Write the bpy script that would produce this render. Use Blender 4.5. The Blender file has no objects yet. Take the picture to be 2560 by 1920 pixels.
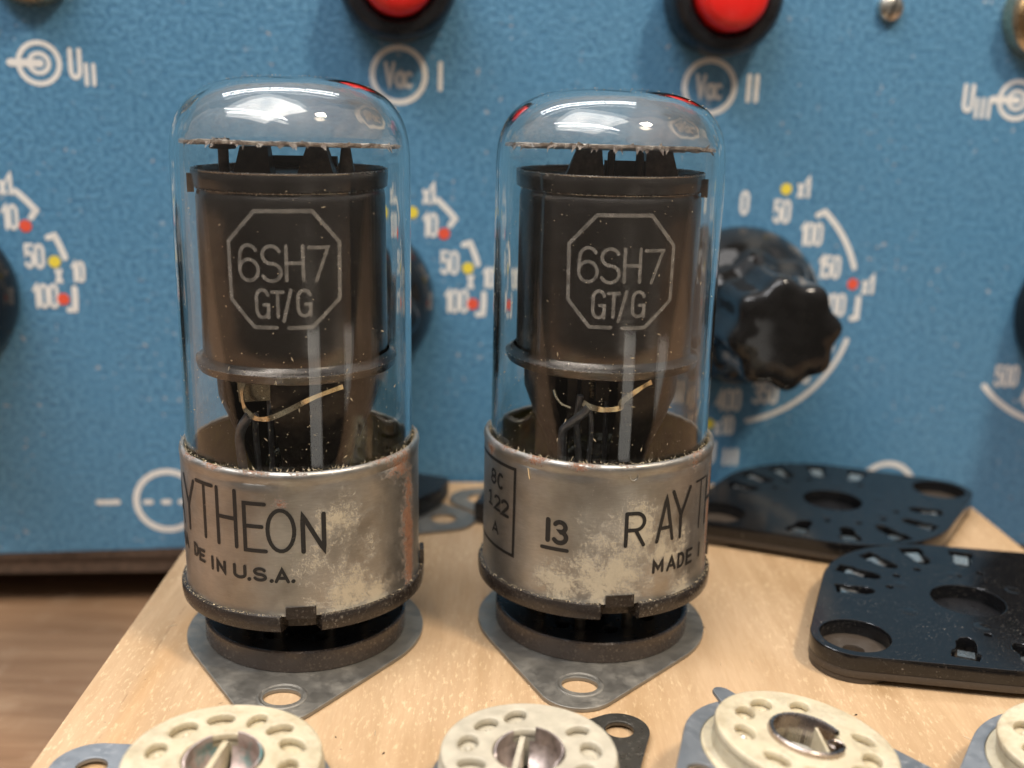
import bpy, bmesh, math, random
from mathutils import Vector, Matrix
PI = math.pi
R = math.radians
random.seed(7)
scene = bpy.context.scene
C = scene.collection
scene.unit_settings.scale_length = 0.01            # one unit is one centimetre

# ------------------------------------------------------------------ camera
cam_d = bpy.data.cameras.new('camera')
cam = bpy.data.objects.new('camera', cam_d); C.objects.link(cam); scene.camera = cam
P_, RO, H = R(14.7), R(1.8), 7.4
fw = Vector((0, math.cos(P_), -math.sin(P_))); up0 = Vector((0, math.sin(P_), math.cos(P_))); X0 = Vector((1, 0, 0))
rt = math.cos(RO)*X0 + math.sin(RO)*up0; upv = -math.sin(RO)*X0 + math.cos(RO)*up0
m = Matrix.Identity(4)
for i in range(3):
    m[i][0], m[i][1], m[i][2] = rt[i], upv[i], -fw[i]
m[2][3] = H
cam.matrix_world = m
cam_d.sensor_width = 36; cam_d.lens = 2750/2560*36
cam_d.clip_start = 0.1; cam_d.clip_end = 2000
cam_d.dof.use_dof = True; cam_d.dof.focus_distance = 13.75; cam_d.dof.aperture_fstop = 0.165

# ------------------------------------------------------------------ world and lamps
w = bpy.data.worlds.new('World'); scene.world = w; w.use_nodes = True
nt = w.node_tree; bg = nt.nodes['Background']
tc = nt.nodes.new('ShaderNodeTexCoord'); sx = nt.nodes.new('ShaderNodeSeparateXYZ'); cr = nt.nodes.new('ShaderNodeValToRGB')
mr = nt.nodes.new('ShaderNodeMapRange'); mr.inputs[1].default_value = -1; mr.inputs[2].default_value = 1
nt.links.new(tc.outputs['Generated'], sx.inputs[0]); nt.links.new(sx.outputs[2], mr.inputs[0]); nt.links.new(mr.outputs[0], cr.inputs[0]); nt.links.new(cr.outputs[0], bg.inputs[0])
e = cr.color_ramp.elements
e[0].position = 0.3; e[0].color = (.035, .028, .02, 1)
e[1].position = 0.98; e[1].color = (.85, .83, .85, 1)
a = e.new(0.55); a.color = (.13, .115, .105, 1)
a = e.new(0.72); a.color = (.20, .19, .185, 1)
bg.inputs[1].default_value = 1.0

def area(name, loc, target, sx_, sy_, power, col, spread=180):
    l = bpy.data.lights.new(name, 'AREA'); l.shape = 'RECTANGLE'; l.size = sx_; l.size_y = sy_; l.energy = power; l.color = col; l.spread = R(spread)
    o = bpy.data.objects.new(name, l); C.objects.link(o); o.location = loc
    o.rotation_euler = (Vector(target)-Vector(loc)).to_track_quat('-Z', 'Y').to_euler()
    return o
area('key_lamp', (27, -8, 60), (1, 15, 2), 8, 8, 33000, (1, .87, .70))
area('ceiling_panel', (-24, 0, 78), (-6, 17, 4), 60, 60, 40000, (1, .97, .95))
area('streak_reflection_light', (25, -40, -13), (1, 14, 3), 12, 11, 520, (1, .95, .88))  # added pair of low lights, only for the upright streaks in the glass
area('streak_reflection_light', (52, -15, -13), (1, 14, 3), 11, 11, 380, (1, .95, .88))
area('ceiling_tube', (-25, 62, 95), (-25, 30, 0), 90, 1.8, 24000, (.95, .96, 1))
area('ceiling_tube', (-25, 74, 95), (-25, 30, 0), 90, 1.8, 24000, (.95, .96, 1))
area('ceiling_tube', (-40, -25, 95), (-10, 15, 0), 110, 2.0, 36000, (.97, .97, 1))
area('ceiling_tube', (-40, -37, 95), (-10, 15, 0), 110, 2.0, 36000, (.97, .97, 1))

scene.view_settings.view_transform = 'Standard'; scene.view_settings.look = 'None'
scene.view_settings.exposure = 0.12; scene.view_settings.gamma = 1
cy = scene.cycles if hasattr(scene, 'cycles') else None
scene.render.engine = 'CYCLES'
cy = scene.cycles
cy.use_denoising = True; cy.max_bounces = 14; cy.transmission_bounces = 12; cy.glossy_bounces = 6; cy.diffuse_bounces = 4; cy.transparent_max_bounces = 12
cy.caustics_refractive = True; cy.caustics_reflective = True; cy.sample_clamp_indirect = 4; cy.blur_glossy = 0.3

# ------------------------------------------------------------------ material helpers
class M:
    def __init__(s, name, rough=.5, metal=0., col=(.5, .5, .5), ior=1.5):
        s.m = bpy.data.materials.new(name); s.m.use_nodes = True; s.t = s.m.node_tree; s.b = s.t.nodes['Principled BSDF']
        s.set('Base Color', (*col, 1)); s.set('Roughness', rough); s.set('Metallic', metal); s.set('IOR', ior)
    def n(s, typ, **k):
        x = s.t.nodes.new('ShaderNode'+typ)
        for a_, b_ in k.items():
            setattr(x, a_, b_)
        return x
    def lk(s, a_, b_): s.t.links.new(a_, b_)
    def set(s, k, v):
        i = s.b.inputs[k]
        if hasattr(v, 'is_linked') or isinstance(v, bpy.types.NodeSocket): s.lk(v, i)
        else: i.default_value = v
    def co(s, kind='Object', scale=(1, 1, 1), rot=(0, 0, 0)):
        t = s.n('TexCoord'); mp = s.n('Mapping'); mp.inputs['Scale'].default_value = scale; mp.inputs['Rotation'].default_value = rot
        s.lk(t.outputs[kind], mp.inputs[0]); return mp.outputs[0]
    def noise(s, vec, scale, detail=4, rough=.55, dist=0.):
        x = s.n('TexNoise'); x.inputs['Scale'].default_value = scale; x.inputs['Detail'].default_value = detail; x.inputs['Roughness'].default_value = rough; x.inputs['Distortion'].default_value = dist
        s.lk(vec, x.inputs['Vector']); return x.outputs[0]
    def vor(s, vec, scale, feature='F1'):
        x = s.n('TexVoronoi', feature=feature); x.inputs['Scale'].default_value = scale; s.lk(vec, x.inputs['Vector']); return x.outputs['Distance']
    def rng(s, v, a_, b_, c_=0., d_=1.):
        x = s.n('MapRange'); x.inputs[1].default_value = a_; x.inputs[2].default_value = b_; x.inputs[3].default_value = c_; x.inputs[4].default_value = d_; s.lk(v, x.inputs[0]); return x.outputs[0]
    def mth(s, op, a_, b_=None):
        x = s.n('Math', operation=op)
        for i, v in enumerate((a_, b_)):
            if v is None: continue
            if isinstance(v, bpy.types.NodeSocket): s.lk(v, x.inputs[i])
            else: x.inputs[i].default_value = v
        return x.outputs[0]
    def mix(s, f, a_, b_):
        x = s.n('Mix', data_type='RGBA')
        if isinstance(f, bpy.types.NodeSocket): s.lk(f, x.inputs[0])
        else: x.inputs[0].default_value = f
        for i, v in ((6, a_), (7, b_)):
            if isinstance(v, bpy.types.NodeSocket): s.lk(v, x.inputs[i])
            else: x.inputs[i].default_value = (*v, 1)
        return x.outputs[2]
    def bump(s, h, strength=.3, dist=.02):
        x = s.n('Bump'); x.inputs['Strength'].default_value = strength; x.inputs['Distance'].default_value = dist
        s.lk(h, x.inputs['Height']); s.lk(x.outputs[0], s.b.inputs['Normal'])
    def blob(s, uv, c_, r_):
        """soft round mask at a place of the unrolled surface"""
        x = s.n('VectorMath', operation='SUBTRACT'); s.lk(uv, x.inputs[0]); x.inputs[1].default_value = (c_[0], c_[1], 0)
        y = s.n('VectorMath', operation='DIVIDE'); s.lk(x.outputs[0], y.inputs[0]); y.inputs[1].default_value = (r_[0], r_[1], 1)
        z = s.n('VectorMath', operation='LENGTH'); s.lk(y.outputs[0], z.inputs[0])
        return s.rng(z.outputs['Value'], 1.0, 0.0)

def plain(name, col, rough=.5, metal=0., ns=0, amt=.15, bump=0., bs=30, ior=1.5):
    q = M(name, rough, metal, col, ior); v = q.co()
    nz = q.noise(v, ns or 3, 6)
    q.set('Base Color', q.mix(q.rng(nz, .3, .7), tuple(c*(1-amt) for c in col), tuple(min(1, c*(1+amt)) for c in col)))
    q.set('Roughness', q.rng(q.noise(v, (ns or 3)*2.3, 5), .3, .7, rough*.8, min(1, rough*1.25)))
    if bump: q.bump(q.noise(v, bs, 4), bump, .01)
    return q.m

def dusty(name, col, rough, dust=(.42, .36, .28), thr=.62, ns=22, metal=0., amount=.7, bump=.2, soft=.08):
    """a hard dark surface with specks and films of pale dust"""
    q = M(name, rough, metal, col); v = q.co()
    a_ = q.rng(q.noise(v, ns, 8, .7), thr, thr+soft); b_ = q.rng(q.noise(v, 1.6, 4), .35, .75)
    sp = q.rng(q.vor(v, 40), .13, .06); sp = q.mth('MULTIPLY', sp, q.rng(q.noise(v, 5, 2), .45, .6))
    f = q.mth('MINIMUM', q.mth('ADD', q.mth('MULTIPLY', a_, b_), sp), 1.0)
    f = q.mth('MULTIPLY', f, amount)
    q.set('Base Color', q.mix(f, col, dust)); q.set('Roughness', q.mth('ADD', q.rng(q.noise(v, 6, 4), .3, .7, rough*.75, rough*1.3), q.mth('MULTIPLY', f, .4)))
    if metal: q.set('Metallic', q.mth('SUBTRACT', metal, q.mth('MULTIPLY', f, metal)))
    q.bump(q.mth('ADD', q.noise(v, 45, 4), q.mth('MULTIPLY', f, .8)), bump, .008)
    return q.m

# blue hammered enamel
q = M('blue_enamel', .42, 0, (.09, .25, .40)); v = q.co()
n1 = q.noise(v, 11, 2, .55, .15); n2 = q.noise(v, 1.1, 3); n3 = q.noise(v, 14, 2)
cA = q.mix(q.rng(n1, .36, .62), (.050, .155, .275), (.108, .268, .420))
cB = q.mix(q.rng(n2, .35, .7, 0, .45), cA, (.072, .215, .365))
chips = q.mth('MULTIPLY', q.rng(q.noise(v, 7, 2, .4), .66, .69), q.rng(q.noise(v, .8, 1), .5, .6))
cC = q.mix(q.mth('MULTIPLY', chips, .6), cB, (.45, .43, .42))
q.set('Base Color', cC); q.set('Roughness', q.rng(n3, .3, .7, .36, .5))
q.bump(q.mth('ADD', n1, q.mth('MULTIPLY', n3, .35)), .42, .05); blue_m = q.m
# brown worn edge paint
brown_m = plain('worn_brown_edge', (.085, .055, .038), .6, ns=6, amt=.35, bump=.3)
white_m = plain('white_print', (.72, .70, .66), .55, ns=6, amt=.05)
yellow_m = plain('yellow_dot_paint', (.75, .60, .06), .5, ns=8, amt=.05)
red_dot_m = plain('red_dot_paint', (.72, .09, .045), .5, ns=8, amt=.06)
red_m = plain('red_plastic', (.74, .016, .012), .32, ns=3, amt=.05)
black_gloss = plain('black_bakelite', (.010, .0095, .009), .07, ns=3, amt=.3, ior=1.4)
black_mid = plain('black_plastic_bezel', (.010, .010, .011), .30, ns=3, amt=.3)
brass_m = plain('nickel_brass', (.62, .50, .34), .28, 1, ns=9, amt=.2)
nickel_m = plain('nickel_screw', (.60, .57, .50), .3, 1, ns=9, amt=.2, bump=.2)

# light birch board
q = M('birch_wood', .55, 0, (.5, .33, .18)); v = q.co()
vg = q.co(scale=(1.0, .10, 1.0), rot=(0, 0, R(7)))
g1 = q.noise(vg, 3.2, 6, .6, .6); g2 = q.noise(vg, 16, 5, .6)
c0 = q.mix(q.rng(g1, .33, .70), (.35, .22, .108), (.475, .32, .178))
vm = q.co(scale=(1, .45, 1)); c1 = q.mix(q.rng(q.noise(vm, .45, 3), .4, .65, 0, .55), c0, (.56, .40, .25))
c2 = q.mix(q.rng(g2, .42, .62, 0, .32), c1, (.38, .235, .12))
vf = q.co(scale=(1, .28, 1), rot=(0, 0, R(-9))); fl = q.mth('MULTIPLY', q.rng(q.noise(vf, 19, 4, .7), .54, .66, 0, .6), q.rng(q.noise(v, .55, 2), .40, .58, .15, 1))
c3 = q.mix(fl, c2, (.72, .54, .33))
vs = q.co(); sp_ = q.n('SeparateXYZ'); q.lk(vs, sp_.inputs[0])
lx = q.mth('ADD', q.mth('ADD', sp_.outputs[0], 4.45), q.mth('MULTIPLY', q.rng(q.noise(vg, 1.1, 3), 0, 1, -.5, .5), 1.1))
band = q.mth('MULTIPLY', q.rng(q.mth('ABSOLUTE', lx), .30, .02), q.rng(q.noise(v, 1.2, 3), .3, .6, .5, 1))
c4 = q.mix(q.mth('MULTIPLY', band, .45), c3, (.42, .23, .085))
edge = q.mth('MULTIPLY', q.rng(q.mth('ABSOLUTE', q.mth('ADD', lx, .26)), .035, 0), q.rng(q.noise(v, 3.5, 3), .45, .55))
c5 = q.mix(q.mth('MULTIPLY', edge, .6), c4, (.22, .12, .05))
dk = q.mth('MULTIPLY', q.rng(q.vor(v, 3.1), .05, .02), q.rng(q.noise(v, 1.7, 1), .45, .55))
q.set('Base Color', q.mix(q.mth('MULTIPLY', dk, .7), c5, (.12, .05, .03)))
q.set('Roughness', q.rng(g2, .3, .7, .42, .62)); q.bump(q.mth('ADD', g2, q.mth('MULTIPLY', fl, .8)), .35, .012); birch_m = q.m
# brown table
q = M('brown_table_wood', .5); v = q.co(scale=(.09, 1, 1), rot=(0, 0, R(1)))
g1 = q.noise(v, 2.2, 6, .65, .5); g2 = q.noise(v, 9, 4); v2 = q.co()
c0 = q.mix(q.rng(g1, .3, .7), (.19, .105, .054), (.32, .20, .112)); c1 = q.mix(q.rng(g2, .35, .7, 0, .5), c0, (.22, .12, .065))
c2 = q.mix(q.rng(q.noise(v2, 1.4, 4), .55, .72, 0, .35), c1, (.39, .27, .17))
q.set('Base Color', c2); q.bump(g2, .2, .01); table_m = q.m

# ------------------------------------------------------------------ object helpers
def mesh_obj(name, bm_or_me, mat, parent=None, smooth=True, loc=None, rot=None, angle=None):
    if isinstance(bm_or_me, bmesh.types.BMesh):
        bmesh.ops.recalc_face_normals(bm_or_me, faces=bm_or_me.faces) if angle != 'keep' else None
        me = bpy.data.meshes.new(name); bm_or_me.to_mesh(me); bm_or_me.free()
    else: me = bm_or_me
    o = bpy.data.objects.new(name, me); C.objects.link(o)
    if mat is not None:
        me.materials.clear(); me.materials.append(mat)
    for p in me.polygons: p.use_smooth = smooth
    if smooth:
        try: me.set_sharp_from_angle(angle=R(38))
        except Exception: pass
        if me.get('flat_top'):
            for p in me.polygons:
                if abs(p.normal.z) > .995: p.use_smooth = False
    if parent: o.parent = parent
    if loc: o.location = loc
    if rot: o.rotation_euler = rot
    return o
def thing(name, label, cat, loc=(0, 0, 0), rot=(0, 0, 0), group=None):
    o = bpy.data.objects.new(name, None); C.objects.link(o); o.empty_display_size = .2
    o.location = loc; o.rotation_euler = rot; o['label'] = label; o['category'] = cat
    if group: o['group'] = group
    return o
def tag(o, label=None, cat=None, group=None, kind=None):
    for k, v_ in (('label', label), ('category', cat), ('group', group), ('kind', kind)):
        if v_: o[k] = v_
    return o

def lathe(prof, seg=96, a0=0., a1=2*PI, closed=False, rf=None, bm=None, uv=False):
    """turn (r, z) points about z; rf(theta, r, z, i) may change r"""
    bm = bm or bmesh.new()
    full = abs(a1-a0-2*PI) < 1e-6; n = seg if full else seg+1
    rows = []
    for i, (r_, z_) in enumerate(prof):
        row = []
        if r_ < 1e-6 and not rf:
            row = [bm.verts.new((0, 0, z_))]*n
        else:
            for k in range(n):
                th = a0+(a1-a0)*k/seg; rr = rf(th, r_, z_, i) if rf else r_
                row.append(bm.verts.new((rr*math.sin(th), -rr*math.cos(th), z_)))
        rows.append(row)
    m_ = len(rows)
    for i in range(m_ if closed else m_-1):
        A, B = rows[i], rows[(i+1) % m_]
        for k in range(n if full else n-1):
            q_ = [A[k], A[(k+1) % n], B[(k+1) % n], B[k]]
            u_ = []
            for x in q_:
                if x not in u_: u_.append(x)
            if len(u_) > 2:
                try: bm.faces.new(u_)
                except ValueError: pass
    return bm
def box(bm, x0, x1, y0, y1, z0, z1, M4=None):
    vs_ = [bm.verts.new((x, y, z)) for z in (z0, z1) for x, y in ((x0, y0), (x1, y0), (x1, y1), (x0, y1))]
    if M4:
        for v_ in vs_: v_.co = M4 @ v_.co
    for f in ((3, 2, 1, 0), (4, 5, 6, 7), (0, 1, 5, 4), (1, 2, 6, 5), (2, 3, 7, 6), (3, 0, 4, 7)):
        bm.faces.new([vs_[i] for i in f])
    return vs_
def bevel(bm, off, seg=2):
    bmesh.ops.bevel(bm, geom=[x for x in bm.edges if len(x.link_faces) == 2 and x.calc_face_angle(0) > .5], offset=off, segments=seg, affect='EDGES', profile=.5, clamp_overlap=True)
def tube(pts, r_, seg=10, bm=None, cap=True):
    bm = bm or bmesh.new(); pts = [Vector(p) for p in pts]; rings = []
    for i, p in enumerate(pts):
        d = (pts[min(i+1, len(pts)-1)]-pts[max(i-1, 0)]).normalized()
        a_ = d.orthogonal().normalized() if i == 0 else (prev - d*prev.dot(d)).normalized()
        prev = a_; b_ = d.cross(a_); rr = r_[i] if isinstance(r_, (list, tuple)) else r_
        rings.append([bm.verts.new(p+a_*rr*math.cos(2*PI*k/seg)+b_*rr*math.sin(2*PI*k/seg)) for k in range(seg)])
    for A, B in zip(rings, rings[1:]):
        for k in range(seg): bm.faces.new((A[k], A[(k+1) % seg], B[(k+1) % seg], B[k]))
    if cap:
        bm.faces.new(rings[0][::-1]); bm.faces.new(rings[-1])
    return bm
def smooth_path(pts, n=6):
    P = [Vector(p) for p in pts]; out = []
    for i in range(len(P)-1):
        p0, p1, p2, p3 = P[max(i-1, 0)], P[i], P[i+1], P[min(i+2, len(P)-1)]
        for k in range(n):
            t = k/n
            out.append(.5*((2*p1)+(p2-p0)*t+(2*p0-5*p1+4*p2-p3)*t*t+(3*p1-p0-3*p2+p3)*t**3))
    out.append(P[-1]); return out
def circle(cx, cy, r_, n=48, ry=None, rot=0., a0=0., a1=2*PI):
    ry = ry or r_; out = []
    for k in range(n):
        t = a0+(a1-a0)*k/n; x, y = r_*math.cos(t), ry*math.sin(t)
        out.append((cx+x*math.cos(rot)-y*math.sin(rot), cy+x*math.sin(rot)+y*math.cos(rot)))
    return out
def hull(pts):
    pts = sorted(set((round(x, 5), round(y, 5)) for x, y in pts))
    def half(ps):
        h = []
        for p in ps:
            while len(h) > 1 and (h[-1][0]-h[-2][0])*(p[1]-h[-2][1])-(h[-1][1]-h[-2][1])*(p[0]-h[-2][0]) <= 0: h.pop()
            h.append(p)
        return h
    return half(pts)[:-1]+half(pts[::-1])[:-1]
def plate_mesh(loops, z0, z1, bev=.015, name='plate'):
    """flat plate with an outline and holes, from a filled and extruded outline"""
    cu = bpy.data.curves.new(name, 'CURVE'); cu.dimensions = '2D'; cu.fill_mode = 'BOTH'
    for L in loops:
        s_ = cu.splines.new('POLY'); s_.points.add(len(L)-1); s_.use_cyclic_u = True
        for p, (x, y) in zip(s_.points, L): p.co = (x, y, 0, 1)
    cu.extrude = (z1-z0)/2-bev; cu.bevel_depth = bev; cu.bevel_resolution = 1; cu.offset = -bev
    o = bpy.data.objects.new(name, cu); C.objects.link(o)
    dg = bpy.context.evaluated_depsgraph_get(); me = bpy.data.meshes.new_from_object(o.evaluated_get(dg))
    bpy.data.objects.remove(o); bpy.data.curves.remove(cu)
    me.transform(Matrix.Translation((0, 0, (z0+z1)/2)))
    bm = bmesh.new(); bm.from_mesh(me); bmesh.ops.remove_doubles(bm, verts=bm.verts, dist=1e-5); bm.to_mesh(me); bm.free(); me['flat_top'] = 1
    return me

# ------------------------------------------------------------------ stroke lettering
def arc(cx, cy, rx, ry, a0, a1, n=None):
    n = n or max(4, int(abs(a1-a0)/14))
    return [(cx+rx*math.cos(R(a0+(a1-a0)*i/n)), cy+ry*math.sin(R(a0+(a1-a0)*i/n))) for i in range(n+1)]
G = {   # glyph: (width, strokes) in a unit-high cell
 'R': (.62, [[(0, 0), (0, 1)], [(0, 1), (.30, 1)]+arc(.30, .74, .28, .26, 90, -90)+[(0, .48)], [(.30, .48), (.58, 0)]]),
 'A': (.70, [[(0, 0), (.33, 1), (.66, 0)], [(.12, .30), (.55, .30)]]),
 'Y': (.70, [[(0, 1), (.33, .47)], [(.68, 1), (.33, .47), (.33, 0)]]),
 'T': (.62, [[(0, 1), (.62, 1)], [(.31, 1), (.31, 0)]]),
 'H': (.58, [[(0, 0), (0, 1)], [(.55, 0), (.55, 1)], [(0, .5), (.55, .5)]]),
 'E': (.50, [[(.5, 1), (0, 1), (0, 0), (.5, 0)], [(0, .52), (.42, .52)]]),
 'O': (.72, [arc(.36, .5, .36, .5, 90, 450)]),
 'N': (.58, [[(0, 0), (0, 1), (.56, 0), (.56, 1)]]),
 'M': (.72, [[(0, 0), (0, 1), (.34, .3), (.68, 1), (.68, 0)]]),
 'D': (.60, [[(0, 0), (0, 1), (.22, 1)]+arc(.22, .5, .34, .5, 90, -90)+[(0, 0)]]),
 'I': (.10, [[(0, 0), (0, 1)]]),
 'U': (.56, [[(0, 1), (0, .28)]+arc(.27, .28, .27, .28, 180, 360)+[(.54, 1)]]),
 'S': (.56, [arc(.27, .75, .25, .25, 25, 270)[:-1]+arc(.27, .25, .27, .25, 90, -155)]),
 'G': (.58, [arc(.28, .72, .28, .28, 20, 180)+arc(.28, .28, .28, .28, 180, 360)+[(.56, .46), (.34, .46)], [(.56, .46), (.56, 0)]]),
 '/': (.42, [[(0, -.1), (.42, 1.06)]]),
 '.': (.08, [[(0, 0), (.01, .01)]]),
 '6': (.56, [[(.50, .86)]+arc(.28, .72, .26, .28, 40, 180)+[(.0, .5), (0, .3)]+arc(.28, .3, .28, .3, 180, 540)]),
 '7': (.54, [[(0, 1), (.54, 1), (.20, 0)]]),
 '1': (.22, [[(0, .78), (.2, 1), (.2, 0)]]),
 'i': (.22, [[(0, .85), (.16, 1), (.16, 0)], [(0.04, 0), (.3, 0)]]),
 '0': (.46, [arc(.23, .74, .23, .26, 0, 180)+arc(.23, .26, .23, .26, 180, 360)+[(.46, .74)]]),
 '2': (.50, [arc(.25, .74, .24, .26, 160, -30)+[(0, 0), (.5, 0)]]),
 '3': (.50, [arc(.22, .76, .23, .24, 150, -80)+arc(.22, .27, .27, .27, 85, -150)]),
 '4': (.50, [[(.38, 0), (.38, 1), (0, .3), (.52, .3)]]),
 '5': (.48, [[(.44, 1), (.04, 1), (.02, .56)]+arc(.22, .34, .24, .33, 125, -150)]),
 '8': (.50, [arc(.24, .75, .2, .25, -90, 270), arc(.24, .26, .24, .26, 90, 450)]),
 'C': (.56, [arc(.28, .5, .28, .5, 55, 305)]),
 'V': (.50, [[(0, 1), (.24, 0), (.48, 1)]]),
 'a': (.42, [arc(.2, .3, .19, .3, 0, 360), [(.4, .6), (.4, 0)]]),
 'c': (.40, [arc(.2, .3, .2, .3, 50, 310)]),
 'x': (.40, [[(0, 0), (.38, .62)], [(0, .62), (.38, 0)]]),
 '-': (.3, [[(0, .5), (.3, .5)]]),
}
def subdiv(pl, step):
    out = [pl[0]]
    for a_, b_ in zip(pl, pl[1:]):
        L = math.hypot(b_[0]-a_[0], b_[1]-a_[1]); n = max(1, int(L/step))
        out += [(a_[0]+(b_[0]-a_[0])*i/n, a_[1]+(b_[1]-a_[1])*i/n) for i in range(1, n+1)]
    return out
def ribbon(bm, pl, wd, f, h0=0., caps=True, step=.06):
    """one flat stroke along the 2D polyline pl; f(u, v, h) puts it on the surface"""
    pts = subdiv([p for i, p in enumerate(pl) if i == 0 or math.dist(p, pl[i-1]) > 1e-4], step)
    if len(pts) < 2: pts = [pts[0], (pts[0][0]+.001, pts[0][1])]
    closed = math.dist(pts[0], pts[-1]) < 1e-3 and len(pts) > 4
    if closed: pts = pts[:-1]
    n = len(pts); Lf, Rg = [], []; hw = wd/2
    for i in range(n):
        a_ = pts[(i-1) % n] if (closed or i) else pts[i]; b_ = pts[(i+1) % n] if (closed or i < n-1) else pts[i]
        def un(p, q_):
            d = math.dist(p, q_) or 1; return ((q_[0]-p[0])/d, (q_[1]-p[1])/d)
        d1 = un(a_, pts[i]) if a_ != pts[i] else un(pts[i], b_); d2 = un(pts[i], b_) if b_ != pts[i] else d1
        tx, ty = d1[0]+d2[0], d1[1]+d2[1]; L = math.hypot(tx, ty) or 1; tx /= L; ty /= L
        c_ = max(.45, tx*d1[0]+ty*d1[1]); k = hw/c_
        Lf.append((pts[i][0]-ty*k, pts[i][1]+tx*k)); Rg.append((pts[i][0]+ty*k, pts[i][1]-tx*k))
    V1 = [bm.verts.new(f(x, y, h0)) for x, y in Lf]; V2 = [bm.verts.new(f(x, y, h0)) for x, y in Rg]
    for i in range(n if closed else n-1):
        j = (i+1) % n
        try: bm.faces.new((V1[i], V2[i], V2[j], V1[j]))
        except ValueError: pass
    if caps and not closed:
        for (p, L_, R_, sgn) in ((pts[0], V1[0], V2[0], 1), (pts[-1], V2[-1], V1[-1], 1)):
            A = Lf[0] if p is pts[0] else Rg[-1]
            ang = math.atan2(A[1]-p[1], A[0]-p[0]); fan = []
            for k in range(1, 6):
                t = ang+PI*k/6; fan.append(bm.verts.new(f(p[0]+hw*math.cos(t), p[1]+hw*math.sin(t), h0)))
            try: bm.faces.new([L_]+fan+[R_])
            except ValueError: pass
def text(bm, s_, u, v_, h, f, wd, asp=1., gap=.18, center=False, jit=0.):
    ws = [G[c][0]*asp*h if c != ' ' else .4*h*asp for c in s_]; tot = sum(ws)+gap*h*(len(s_)-1)
    if center: u -= tot/2
    k = 0
    for c, w_ in zip(s_, ws):
        if c != ' ':
            for pl in G[c][1]:
                k += 1
                ribbon(bm, [(u+x*asp*h, v_+y*h) for x, y in pl], wd, f, (k % 4)*.0006)
        u += w_+gap*h
    return u
def letter_box(bm, c, l, r_, b_, t_, wd, f, k=0):
    gw = G[c][0]
    for i, pl in enumerate(G[c][1]):
        ribbon(bm, [(l+x/gw*(r_-l), b_+y*(t_-b_)) for x, y in pl], wd, f, ((i+k) % 4)*.0006)
def fix_face_dir(bm, fn):
    """turn flat lettering faces outward along fn(centre)"""
    bm.normal_update()
    for f_ in bm.faces:
        if f_.normal.dot(fn(f_.calc_center_median())) < 0: f_.normal_flip()

# ------------------------------------------------------------------ table and board
bm = bmesh.new(); box(bm, -150, 150, 1.0, 140, -6, -2.65); t_o = mesh_obj('table', bm, table_m, smooth=False); t_o['kind'] = 'structure'
bm = bmesh.new()
top = [(-5.18, 7.6), (-5.35, 20.15), (8.85, 21.15), (9.6, 7.6)]
va = [bm.verts.new((x, y, 0)) for x, y in top]; vb = [bm.verts.new((x, y, -2.63)) for x, y in top]
bm.faces.new(va); bm.faces.new(vb[::-1])
for i in range(4): bm.faces.new((va[i], vb[i], vb[(i+1) % 4], va[(i+1) % 4]))
bevel(bm, .05, 3)
tag(mesh_obj('wooden_board', bm, birch_m), 'pale birch board lying under the tubes and loose sockets', 'board')

# ------------------------------------------------------------------ the blue instrument behind
YAW = R(6)
inst = thing('test_instrument', 'blue enamelled instrument front with black knobs, red buttons and white dials, behind the tubes', 'instrument', (0, 20.75, 0), (0, 0, YAW))
PT = 12.2      # top of the panel
bm = bmesh.new(); box(bm, -16, 17, 0, .35, -1.62, PT); bevel(bm, .06, 2); mesh_obj('front_panel', bm, blue_m, inst)
bm = bmesh.new()
box(bm, -16.1, 17.1, .04, 16, -1.93, -1.64); box(bm, -16.1, -16.005, .04, 16, -1.64, PT+.1); box(bm, 17.005, 17.1, .04, 16, -1.64, PT+.1); box(bm, -16.1, 17.1, .36, 16, PT+.1, PT+.3)
box(bm, -16, 17, 15.8, 15.95, -1.63, PT+.09)
mesh_obj('case', bm, brown_m, inst, smooth=False)
for x, y in ((-14, 3.2), (15, 3.2), (-14, 14), (15, 14)):
    mesh_obj('foot', lathe([(0, -2.65), (.7, -2.65), (.75, -1.94), (0, -1.94)], 24), black_mid, inst, loc=(x, y, 0))
# worn paint along the lower edge
bm = bmesh.new()
pl = [(-16, -1.63)]; x = -16
while x < 17:
    hh = .05+.05*random.random()+(.13 if -8.2 < x < -4 else 0)*random.random()
    pl.append((x, -1.62+hh)); x += .25+.4*random.random()
pl += [(17, -1.6), (17, -1.63)]
bm.faces.new([bm.verts.new((a_, -.004, b_)) for a_, b_ in pl]); bmesh.ops.triangulate(bm, faces=bm.faces)
mesh_obj('worn_edge', bm, brown_m, inst, smooth=False)
pf = lambda u, v_, h: (u, -.005-h, v_)
def pdone(name, bm, mat):
    fix_face_dir(bm, lambda c_: Vector((0, -1, 0))); me = bpy.data.meshes.new(name); bm.to_mesh(me); bm.free()
    return mesh_obj(name, me, mat, inst, smooth=False)
W = .085
def toggle_mark(s0, z0, mirror=1, label=None, lab_s=0, sub=''):
    bm = bmesh.new()
    ribbon(bm, arc(s0, z0, .345, .345, 0, 360), .085, pf); ribbon(bm, arc(s0, z0, .165, .165, 0, 360), .075, pf)
    ribbon(bm, [(s0-.48, z0), (s0+.02, z0)], .13, pf, .001)
    pdone('toggle_symbol', bm, white_m)
    bm = bmesh.new(); text(bm, 'U', lab_s, z0-.22, .46, pf, .08, .62); pdone('lettering', bm, white_m); bm = bmesh.new()
    bm.free()
    for k in range(len(sub)):
        bm = bmesh.new(); ribbon(bm, [(lab_s+.26+k*.125, z0-.33), (lab_s+.26+k*.125, z0+.0)], .07, pf); pdone('lettering', bm, white_m)
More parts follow.
